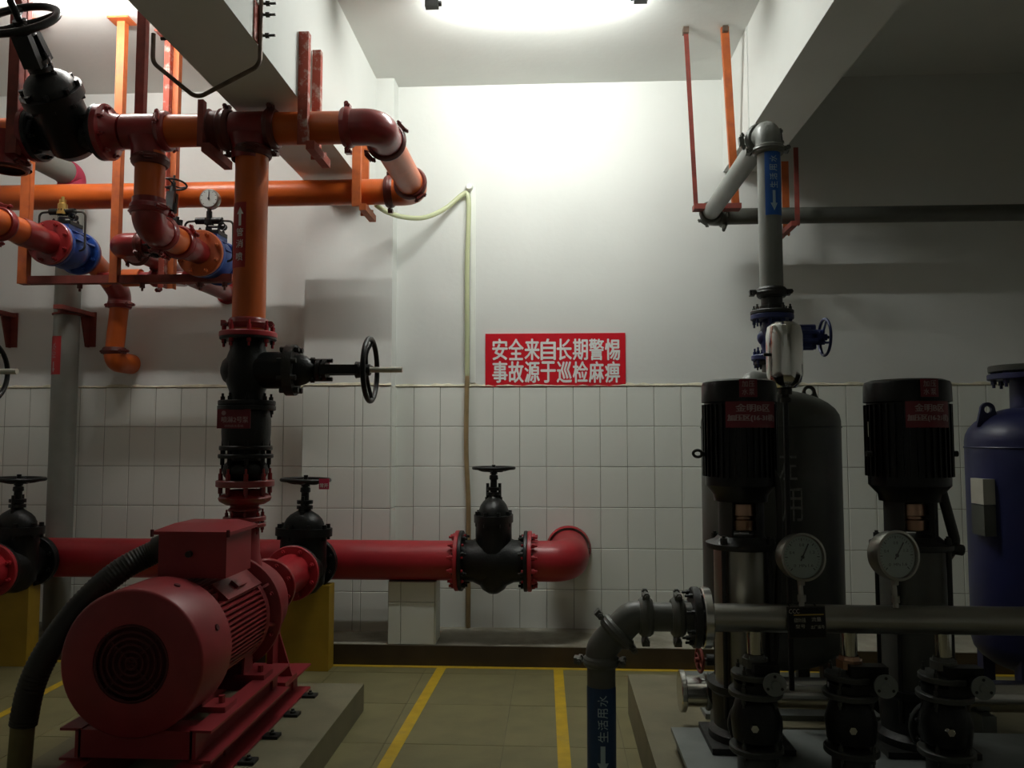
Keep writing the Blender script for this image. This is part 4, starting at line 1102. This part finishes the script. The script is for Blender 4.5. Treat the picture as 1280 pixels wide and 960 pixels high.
# small polished vessel
YV = 3.56; XVs = px(980.5, 440, YV); rV = (px(1003, 440, YV)-px(958, 440, YV))/2
vt, vb = pz(980, 402, YV), pz(980, 486, YV)
vs_ = thing('small_vessel', 'small polished stainless pressure vessel above the dark grey tank', 'vessel', (XVs, YV, .4))
e = .046
build('shell', M().lathe([(0, .012), (.004, rV*.6), (e*.6, rV*.9), (e*1.3, rV), (vt-vb-e*1.3, rV), (vt-vb-e*.5, rV*.9), (vt-vb-.004, rV*.6), (vt-vb, 0)], (XVs, YV, vb), (0, 0, 1), 40), CHROME, vs_)
build('fitting', M().lathe([(0, .016), (.0, .024), (.02, .024), (.025, .016), (.035, .016), (.035, .03), (.06, .03), (.06, .012)], (XVs, YV, vb-.06), (0, 0, 1), 10), BOLT, vs_)
build('standpipe', M().cyl((XVs, YV, .46), (XVs, YV, vb-.05), .012, None, 12), BLACKD, vs_)
build('air_cock', M().cyl((XVs-rV-.02, YV-.03, (vt+vb)/2+.0), (XVs-rV+.02, YV-.03, (vt+vb)/2+.0), .008, None, 10), BLACKD, vs_)

# ------------------------------------------------------------------ booster pumps
YP = 3.40
def booster(cx, hw, label, line2, eye, rod):
    x = px(cx, 550, YP); z = lambda y: pz(cx, y, YP); r = (px(cx+hw, 550, YP)-px(cx-hw, 550, YP))/2
    t = thing('booster_pump', label, 'pump', (x, YP, .30))
    c = build('fan_cowl', M().lathe([(0, r*.97), (0, r), (z(482)-z(503), r*.99), (z(478)-z(503), r*.96), (z(475.5)-z(503), r*.82), (z(474)-z(503), 0)], (x, YP, z(503)), (0, 0, 1), 40), MBLACK, t)
    zb_ = z(601)
    m = M().lathe([(0, 0), (0, r*.93), (z(504)-zb_, r*.93), (z(504)-zb_, 0)], (x, YP, zb_), (0, 0, 1), 40)
    mb_ = build('motor_body', m, MBLACK, t)
    m = M()
    for i in range(36):
        a = 2*PI*i/36
        if -2.7 < math.atan2(math.sin(a), math.cos(a)) < -.9 and False: continue
        d = Vector((math.cos(a), math.sin(a), 0)); p = Vector((x, YP, 0))
        m.bar(p+d*(r*.95)+Vector((0, 0, zb_+.02)), p+d*(r*.95)+Vector((0, 0, z(506))), .006, r*.09, d)
    tag(build('cooling_fins', m, MBLACK, t, False), kind='stuff')
    build('motor_flange', M().lathe([(0, r*.66), (0, r*.70), (z(618)-z(626), r*.72), (z(606)-z(626), r*.93), (z(600)-z(626), r*.93), (z(600)-z(626), 0)], (x, YP, z(626)), (0, 0, 1), 36), MBLACK, t)
    # lantern: two cheeks with the coupling showing between them
    rl = r*.60
    for s in (-1, 1):
        m = M(); n = 10; zz0, zz1 = z(672), z(622); rows = []
        for rr in (rl, rl-.014):
            rows.append([[m.v((x+s*rr*math.cos(q), YP+rr*math.sin(q), zq)) for q in [-.95+1.9*i/n for i in range(n+1)]] for zq in (zz0, zz1)])
        for i in range(n):
            for A in rows: m.face([A[0][i], A[0][i+1], A[1][i+1], A[1][i]])
            for k in (0, 1): m.face([rows[0][k][i], rows[0][k][i+1], rows[1][k][i+1], rows[1][k][i]])
        for i in (0, n): m.face([rows[0][0][i], rows[0][1][i], rows[1][1][i], rows[1][0][i]])
        build('lantern_cheek', m, BLACKD, t)
    build('shaft_coupling', M().lathe([(0, .03), (.01, .066), (.05, .068), (.055, .056), (.065, .056), (.07, .068), (.115, .064), (.13, .028)], (x, YP, z(664)), (0, 0, 1), 24), COPPER, t)
    zf = z(680)
    build('top_flange', M().lathe([(0, 0), (0, r*.92), (.006, r*.95), (.022, r*.95), (.035, r*.72), (.05, r*.62), (.05, 0)], (x, YP, zf-.015), (0, 0, 1), 36).bolts((x, YP, zf), (0, 0, 1), r*.84, 4, .014, 0, .035), BLACKD, t)
    build('sleeve', M().cyl((x, YP, .50), (x, YP, zf-.01), r*.74, None, 40), STEELB if rod else DGREY, t)
    for k in range(4):
        a = PI/4+k*PI/2
        build('tie_rod', M().cyl((x+math.cos(a)*r*.85, YP+math.sin(a)*r*.85, .42), (x+math.cos(a)*r*.85, YP+math.sin(a)*r*.85, zf), .010, None, 10), BLACKD, t)
    m = M().lathe([(0, 0), (0, r*.95), (.05, r*.95), (.07, r*.8), (.20, r*.85), (.215, r*.95), (.24, r*.95), (.24, 0)], (x, YP, .302), (0, 0, 1), 36)
    m.cyl((x, YP-.16, .43), (x, YP+.26, .43), .065, None, 24)
    m.box(x-r*1.05, x+r*1.05, YP-.15, YP+.15, .302, .325)
    build('base_casting', m, BLACKD, t)
    for s in (-1, 1): build('port_flange', M().flange((x, YP+(.25 if s > 0 else -.172), .43), (0, 1, 0), .105, .024, 8, .018), BLACKD, t)
    # red stickers wrapped on the cowl and motor
    f = wrap_fn(x, YP, r+.004, 0)
    u_ = lambda xx: r*math.asin(max(-.99, min(.99, (px(xx, 550, YP-r*.6)-x)/r)))
    k = hw/46.
    lx0, lx1 = cx+(906-925)*k if cx < 1000 else 1126, cx+(967.5-925)*k if cx < 1000 else 1180.5
    tx0, tx1 = (921, 943) if cx < 1000 else (1143, 1166)
    zl0, zl1, zt0_, zt1_ = z(535), z(503.5), z(498.5), z(477)
    m = M(); sleeve(m, x, YP, r+.0008, u_(lx0)/r, u_(lx1)/r, zl0, zl1)
    pl_ = build('name_sticker', m, PLATER, t)
    m = M(); w0, w1 = u_(lx0), u_(lx1); ww = w1-w0; hh = zl1-zl0
    put_text(m, '金明B区', (w0+ww*.18, w0+ww*.84, zl0+hh*.60, zl0+hh*.90), f, .01); put_text(m, line2, (w0+ww*.03, w0+ww*.97, zl0+hh*.22, zl0+hh*.50), f, .01)
    build('lettering', m, PINKW, pl_, False)
    m = M(); sleeve(m, x, YP, r+.0008, u_(tx0)/r, u_(tx1)/r, zt0_, zt1_); ps = build('name_sticker', m, PLATER, c)
    m = M(); ww = u_(tx1)-u_(tx0); hh = zt1_-zt0_
    for i, ch in enumerate('加压水泵'):
        put_text(m, ch, (u_(tx0)+ww*(.14+.38*(i % 2)), u_(tx0)+ww*(.46+.38*(i % 2)), zt0_+hh*(.56-.44*(i//2)), zt0_+hh*(.90-.44*(i//2))), f, .01)
    tag(build('lettering', m, PINKW, t, False))
    if eye:
        p = at(cx-hw-6, 567, YP-.02); build('eye_ring', M().torus(p, (.2, 1, .8), .018, .006, 20, 8).cyl(p+Vector((.015, 0, 0)), p+Vector((.05, .02, 0)), .008, None, 8), BLACKD, t)
    else:
        build('sticker', sleeve(M(), x, YP, r+.001, u_(1086)/r-.02, u_(1091)/r, z(546), z(527)), STICK, t)
        for s in (-1, 1): build('boss', M().cyl((x+s*r*.95, YP-.03, z(567)), (x+s*(r+.015), YP-.03, z(567)), .012, None, 8), BLACKD, t)
        build('side_cock', M().cyl((x+r*.5, YP-.08, z(680)), (x+r*.98, YP-.08, z(684)), .022, None, 10), BLACKD, t)
    return t, x
p1, xp1 = booster(924.5, 46.5, 'black vertical booster pump in front of the dark grey tank', '加压区(16-31楼)', True, True)
p2, xp2 = booster(1135, 52, 'black vertical booster pump left of the navy tank', '加压区(16-21楼)', False, False)
c1 = thing('motor_cable', 'thin black cable conduit hanging beside the left booster motor', 'conduit', at(972, 600, 3.36), 'booster motor cables')
build('conduit', M().spline([at(x, y, 3.33) for x, y in ((966, 588), (972, 604), (974, 640), (974, 690), (972, 760), (968, 840))], .013, 12), CABLE, c1)
c2 = thing('motor_cable', 'black cable conduit with an elbow bend right of the right booster motor', 'conduit', at(1185, 640, 3.36), 'booster motor cables')
build('conduit', M().tube([at(x, y, 3.36) for x, y in ((1172, 596), (1180, 625), (1195, 680), (1170, 716), (1166, 800))], .0205, 14, bend=.07), CABLE, c2)

# ------------------------------------------------------------------ discharge manifold in front of the pumps
YM3 = 3.10; rh = (pz(950, 755, YM3)-pz(950, 790, YM3))/2; ZH3 = pz(950, 772.5, YM3)
x0 = px(882, 770, YM3)
mf = thing('discharge_manifold', 'stainless horizontal manifold pipe in front of both booster pumps', 'pipe', (px(1000, 772, YM3), YM3, ZH3))
build('pipe', M().cyl((x0, YM3, ZH3), (2.95, YM3, ZH3), rh, None, 36), STEELB, mf)
build('flange', M().lathe([(0, rh), (0, .108), (.004, .112), (.030, .112), (.034, .108), (.034, rh)], (px(876, 770, YM3), YM3, ZH3), (1, 0, 0), 40), STEEL, mf)
# grey outlet leg: flange, couplings, two 45 degree elbows, drop pipe
XDp = px(752, 900, YM3); rg = .0535
gl = thing('grey_outlet_pipe', 'dark grey pipe bending down to the floor, with a blue label and white arrow', 'pipe', (XDp, YM3, 0))
build('flange', M().flange((px(869, 770, YM3), YM3, ZH3), (1, 0, 0), .112, .030, 8, .014), BLACKD, gl)
build('pipe', M().cyl((px(796, 770, YM3), YM3, ZH3), (px(868, 770, YM3), YM3, ZH3), rg, None, 32), DGREY, gl)
for xx in (807, 847): build('coupling', M().coupling((px(xx, 770, YM3), YM3, ZH3), (1, 0, 0), rg-.001, (0, -.1, 1), .05), DGREY, gl)
zc = pz(752, 818, YM3); pc = at(775, 781, YM3); d45 = Vector((1, 0, 1)).normalized()
pA = [(px(808, 770, YM3), YM3, ZH3), (XDp+.115, YM3, ZH3), tuple(Vector((XDp+.03, YM3, ZH3-.06)))]
cx_ = XDp+.055
build('elbow', M().tube([(px(806, 770, YM3), YM3, ZH3), (XDp+.118, YM3, ZH3), (XDp+.040, YM3, ZH3-.078)], rg+.005, 28, bend=.13, seg=8), DGREY, gl)
build('elbow', M().tube([(XDp+.080, YM3, ZH3-.038), (XDp, YM3, ZH3-.118), (XDp, YM3, zc-.03)], rg+.005, 28, bend=.13, seg=8), DGREY, gl)
build('coupling', M().coupling((XDp+.060, YM3, ZH3-.058), d45, rg+.001, (1, 0, -1), .045), DGREY, gl)
build('coupling', M().coupling((XDp, YM3, pz(752, 826, YM3)), (0, 0, 1), rg-.006, (1, -.15, 0), .04), DGREY, gl)
build('pipe', M().cyl((XDp, YM3, 0), (XDp, YM3, zc), rg, None, 32), DGREY, gl)
zw = lambda y: pz(752, y, YM3)
sl = build('label_wrap', sleeve(M(), XDp, YM3, rg+.0005, -1.45, 1.3, zw(985), zw(856)), WRAPD, gl)
fn = wrap_fn(XDp, YM3, rg+.0025, 0.02); m = M()
for ch, ya, yb in (('水', 864, 877), ('用', 880, 892), ('活', 894, 906), ('生', 908, 921)):
    put_text(m, ch, (-.018, .020, zw(yb), zw(ya)), fn, .008, 1)
arrow(m, (-.022, .022, zw(960), zw(926)), fn, True)
build('lettering', m, PALEB, sl, False)
# name plate hung on the manifold
a, b = at(984, 758, 3.035), at(1033, 798, 3.035)
npl = thing('name_plate', 'small black name plate with gold print hanging on the manifold', 'plate', ((a.x+b.x)/2, 3.035, b.z))
T = Matrix.Translation(((a.x+b.x)/2, 3.035, (a.z+b.z)/2)) @ Matrix.Rotation(R_(-2), 4, 'Y') @ Matrix.Rotation(R_(-2), 4, 'X')
W, H = (b.x-a.x)/2, (a.z-b.z)/2
fr = build('plate', M(T).box(-W, W, 0, .004, -H, H), BOLT, npl, False)
build('face', M(T).box(-W+.004, W-.004, -.001, .001, -H+.004, H-.004), MBLACK, npl, False)
m = M(T); fn = plane_fn((0, -.0018, 0), (1, 0, 0), (0, 0, 1))
m.box(-W*.66, W*.9, -.0016, -.001, H*.44, H*.52)
build('gold_rule', m, GOLD, npl, False)
m = M(T)
put_text(m, '成套供水设备', (-W*.66, -.05*W, H*.0, H*.30), fn); put_text(m, '型号', (-W*.6, -W*.1, -H*.36, -H*.12), fn)
put_text(m, '流量', (W*.25, W*.75, H*.05, H*.32), fn); put_text(m, '出厂编号', (W*.2, W*.9, -H*.42, -H*.18), fn)
put_text(m, 'CCC', (-W*.9, -W*.35, H*.58, H*.86), fn)
build('lettering', m, STICK, npl, False)
for s in (-1, 1): build('hook_wire', M().tube([(((a.x+b.x)/2)+s*W*.7, 3.037, a.z-.01), (((a.x+b.x)/2)+s*W*.7, 3.04, ZH3+rh*.6), (((a.x+b.x)/2)+s*W*.7, 3.1, ZH3+rh+.003)], .0025, 6), BOLT, npl)

# ------------------------------------------------------------------ pressure gauges
def gauge(cx, cy, Y, R, turn, needle, label):
    c = at(cx, cy, Y)
    t = thing('pressure_gauge', label, 'gauge', (c.x, Y, ZH3+rh), 'round gauges on the manifold')
    T = Matrix.Translation(c) @ Matrix.Rotation(turn, 4, 'Z') @ Matrix.Rotation(R_(-4), 4, 'X')
    build('case', M(T).lathe([(.045, 0), (.045, R*.9), (.03, R*.96), (-.012, R*.96), (-.014, R), (-.024, R), (-.026, R*.9), (-.018, R*.89), (-.016, R*.87)], (0, 0, 0), (0, 1, 0), 48), STEELB, t)
    d = build('dial', M(T).lathe([(0, R*.88), (-.002, R*.88), (-.002, 0)], (0, -.008, 0), (0, 1, 0), 48), DIAL, t)
    m = M(T); fn = plane_fn((0, -.0112, 0), (1, 0, 0), (0, 0, 1))
    for k in range(31):
        a = R_(225-k*9); r0 = R*(.66 if k % 5 == 0 else .72); f = Vector((math.cos(a), 0, math.sin(a)))
        m.bar(f*r0+Vector((0, -.0108, 0)), f*(R*.78)+Vector((0, -.0108, 0)), R*(.03 if k % 5 == 0 else .015), .0008, (0, 1, 0))
    for k, n in enumerate(('0', '0.4', '0.8', '1.2', '1.6')):
        a = R_(225-k*67.5); q = Vector((math.cos(a), math.sin(a)))*R*.5; w_ = R*(.05 if n == '0' else .11)
        put_text(m, n, (q.x-w_, q.x+w_, q.y-R*.06, q.y+R*.06), fn)
    put_text(m, 'MPa', (-R*.16, R*.16, -R*.42, -R*.30), fn)
    build('scale', m, GBLACK, d, False)
    m = M(T); f = Vector((math.cos(needle), 0, math.sin(needle)))
    m.bar(Vector((0, -.013, 0))-f*R*.18, Vector((0, -.013, 0))+f*R*.62, R*.05, .0015, (0, 1, 0)); m.lathe([(0, R*.07), (-.004, R*.07), (-.004, 0)], (0, -.012, 0), (0, 1, 0), 14)
    build('needle', m, GBLACK, d, False)
    zb = ZH3+rh
    build('glass', M(T).lathe([(0, 0), (0, R*.885), (-.002, R*.885), (-.002, 0)], (0, -.017, 0), (0, 1, 0), 48), GLASS, t)
    m = M().cyl((c.x, Y, zb-.004), (c.x, YM3, c.z-R*.9), .010, None, 12); m.lathe([(0, .016), (.025, .016)], (c.x, Y, zb+.015), (0, 0, 1), 6); m.lathe([(0, .013), (.02, .013)], (c.x, Y, c.z-R*1.18), (0, 0, 1), 6)
    build('siphon', m, STEELB, t)
    return t
gauge(1001, 696, 3.08, .0885, .20, R_(62), 'pressure gauge in front of the dark grey tank')
gauge(1118, 694, 3.08, .092, .30, R_(55), 'pressure gauge in front of the right booster pump')

# ------------------------------------------------------------------ valve stacks under the manifold
def stack(x, xdisc, label, top):
    t = thing('valve_stack', label, 'valve', (x, YM3, .302), 'valve stacks under the manifold')
    zt_ = ZH3-rh+.006
    build('stub', M().cyl((x, YM3, zt_-.10), (x, YM3, zt_), .030, None, 24), CHROME, t)
    build('union', M().lathe([(0, .036), (0, .048), (.03, .048), (.03, .04), (.045, .036)], (x, YM3, zt_-.13), (0, 0, 1), 8), top, t)
    build('flange', M().flange((x, YM3, zt_-.16), (0, 0, 1), .088, .022, 4, .016), DMET, t)
    m = M().lathe([(0, .05), (.01, .078), (.045, .078), (.055, .05)], (x, YM3, zt_-.23), (0, 0, 1), 28)
    build('butterfly_body', m, BLACK, t)
    zd_ = pz(1000, 857, 2.96)
    g = build('gearbox', M().box(x-.02, xdisc+.035, YM3-.075, YM3-.02, zd_-.05, zd_+.05).bevel(.012).cyl((xdisc, YM3-.03, zd_), (xdisc, YM3-.12, zd_), .024, None, 16), BLACK, t)
    m = M().lathe([(0, 0), (0, .036), (.006, .041), (.014, .041), (.014, 0)], (xdisc, YM3-.125, zd_), (0, -1, 0), 32)
    m.lathe([(0, .016), (.006, .014), (.006, 0)], (xdisc, YM3-.139, zd_), (0, -1, 0), 16)
    dsc = build('indicator_disc', m, PLATE, t)
    for k in range(3):
        a = PI/2+k*2*PI/3; build('disc_hole', M().lathe([(0, .0055), (.001, .0055), (.001, 0)], (xdisc+math.cos(a)*.029, YM3-.139, zd_+math.sin(a)*.029), (0, -1, 0), 10), GBLACK, dsc)
    zA = pz(945, 878, YM3)
    build('flange', M().flange((x, YM3, zA+.04), (0, 0, 1), .098, .022, 4, .018), DMET, t)
    m = M().lathe([(0, .06), (.02, .085), (.09, .092), (.15, .075), (.17, .06)], (x, YM3, zA-.145), (0, 0, 1), 28)
    build('check_body', m, BLACK, t)
    build('flange', M().flange((x, YM3, pz(945, 934, YM3)), (0, 0, 1), .098, .024, 4, .018), DMET, t)
    zE = pz(945, 938, YM3)
    build('foot', M().cyl((x, YM3, .302), (x, YM3, zE), .07, None, 24), DMET, t)
    build('side_neck', M().cyl((x, YM3+.05, .43), (x, YM3+.115, .43), .055, None, 20), DMET, t)
    build('drain_plug', M().cyl((x-.03, YM3-.085, zA-.06), (x-.03, YM3-.11, zA-.06), .014, None, 6), STEEL, t)
    return t
stack(px(944, 850, YM3), px(969, 857, 2.96), 'valve stack with pale disc, leftmost under the manifold', DGREY)
stack(px(1062, 850, YM3), px(1108, 858, 2.96), 'valve stack with pale disc and copper union, middle one under the manifold', COPPER)
stack(px(1180, 850, YM3), px(1230, 859, 2.96), 'valve stack with pale disc, rightmost under the manifold', DGREY)

# suction manifold behind the pumps
YS3 = 3.78; rs = .080; ZS3 = pz(870, 864, YS3)
sm_ = thing('suction_manifold', 'stainless manifold with a blind flange, low behind the booster pumps', 'pipe', (px(870, 864, YS3), YS3, ZS3))
xs0 = px(852, 864, YS3)
build('pipe', M().cyl((xs0, YS3, ZS3), (2.9, YS3, ZS3), rs-.012, None, 36), STEEL, sm_)
build('blind_flange', M().lathe([(0, 0), (0, rs+.008), (.004, rs+.012), (.022, rs+.012), (.026, rs+.006), (.026, 0)], (xs0-.01, YS3, ZS3), (1, 0, 0), 36), STEEL, sm_)
m = M()
for k in range(4): m.torus((px(884, 864, YS3)+k*.028, YS3, ZS3), (1, 0, 0), rs-.006, .010, 32, 8)
build('ribbed_hose', m, PLATE, sm_)
for xx in (xp1, xp2): build('branch', M().cyl((xx, YS3-.02, ZS3), (xx, YP+.262, .43), .05, None, 24), STEELB, sm_)
for xx in (.75, 1.9): build('saddle', M().box(xx-.03, xx+.03, YS3-.08, YS3+.08, .215, ZS3-rs*.8), PLATE, sm_, False)
hv = thing('drain_valve', 'small dark valve with thin handwheel above the blind flange of the low manifold', 'valve', (px(890, 826, 3.74), 3.74, ZS3))
zq = pz(876, 827, 3.74); xq = px(876, 827, 3.74)
build('body', M().cyl((xq+.10, 3.77, ZS3+rs-.016), (xq+.10, 3.77, zq+.02), .022, None, 14).cyl((xq+.03, 3.77, zq), (xq+.14, 3.77, zq), .026, None, 14), BLACKD, hv)
build('stem', M().cyl((xq-.01, 3.77, zq), (xq+.05, 3.77, zq), .008, None, 10), BLACKD, hv)
build('handwheel', M().wheel((xq, 3.77, zq), (1, .12, 0), .060, .007, 4, .012), HANGR, hv)
# steel skid under the booster set
sk = thing('booster_skid', 'grey steel skid plate under the booster pumps', 'skid', (1.6, 3.0, .215))
pA = at(839, 907, 3.54)
build('top_plate', M().box(pA.x, 3.0, 2.5, 3.545, .283, .301), PLATE, sk, False)
for yy in (2.55, 3.5): build('rail', M().box(pA.x+.02, 2.98, yy-.025, yy+.025, .215, .283), PLATE, sk, False)
for k in range(5): build('cross_rail', M().box(pA.x+.03+k*.55, pA.x+.09+k*.55, 2.575, 3.475, .215, .283), PLATE, sk, False)
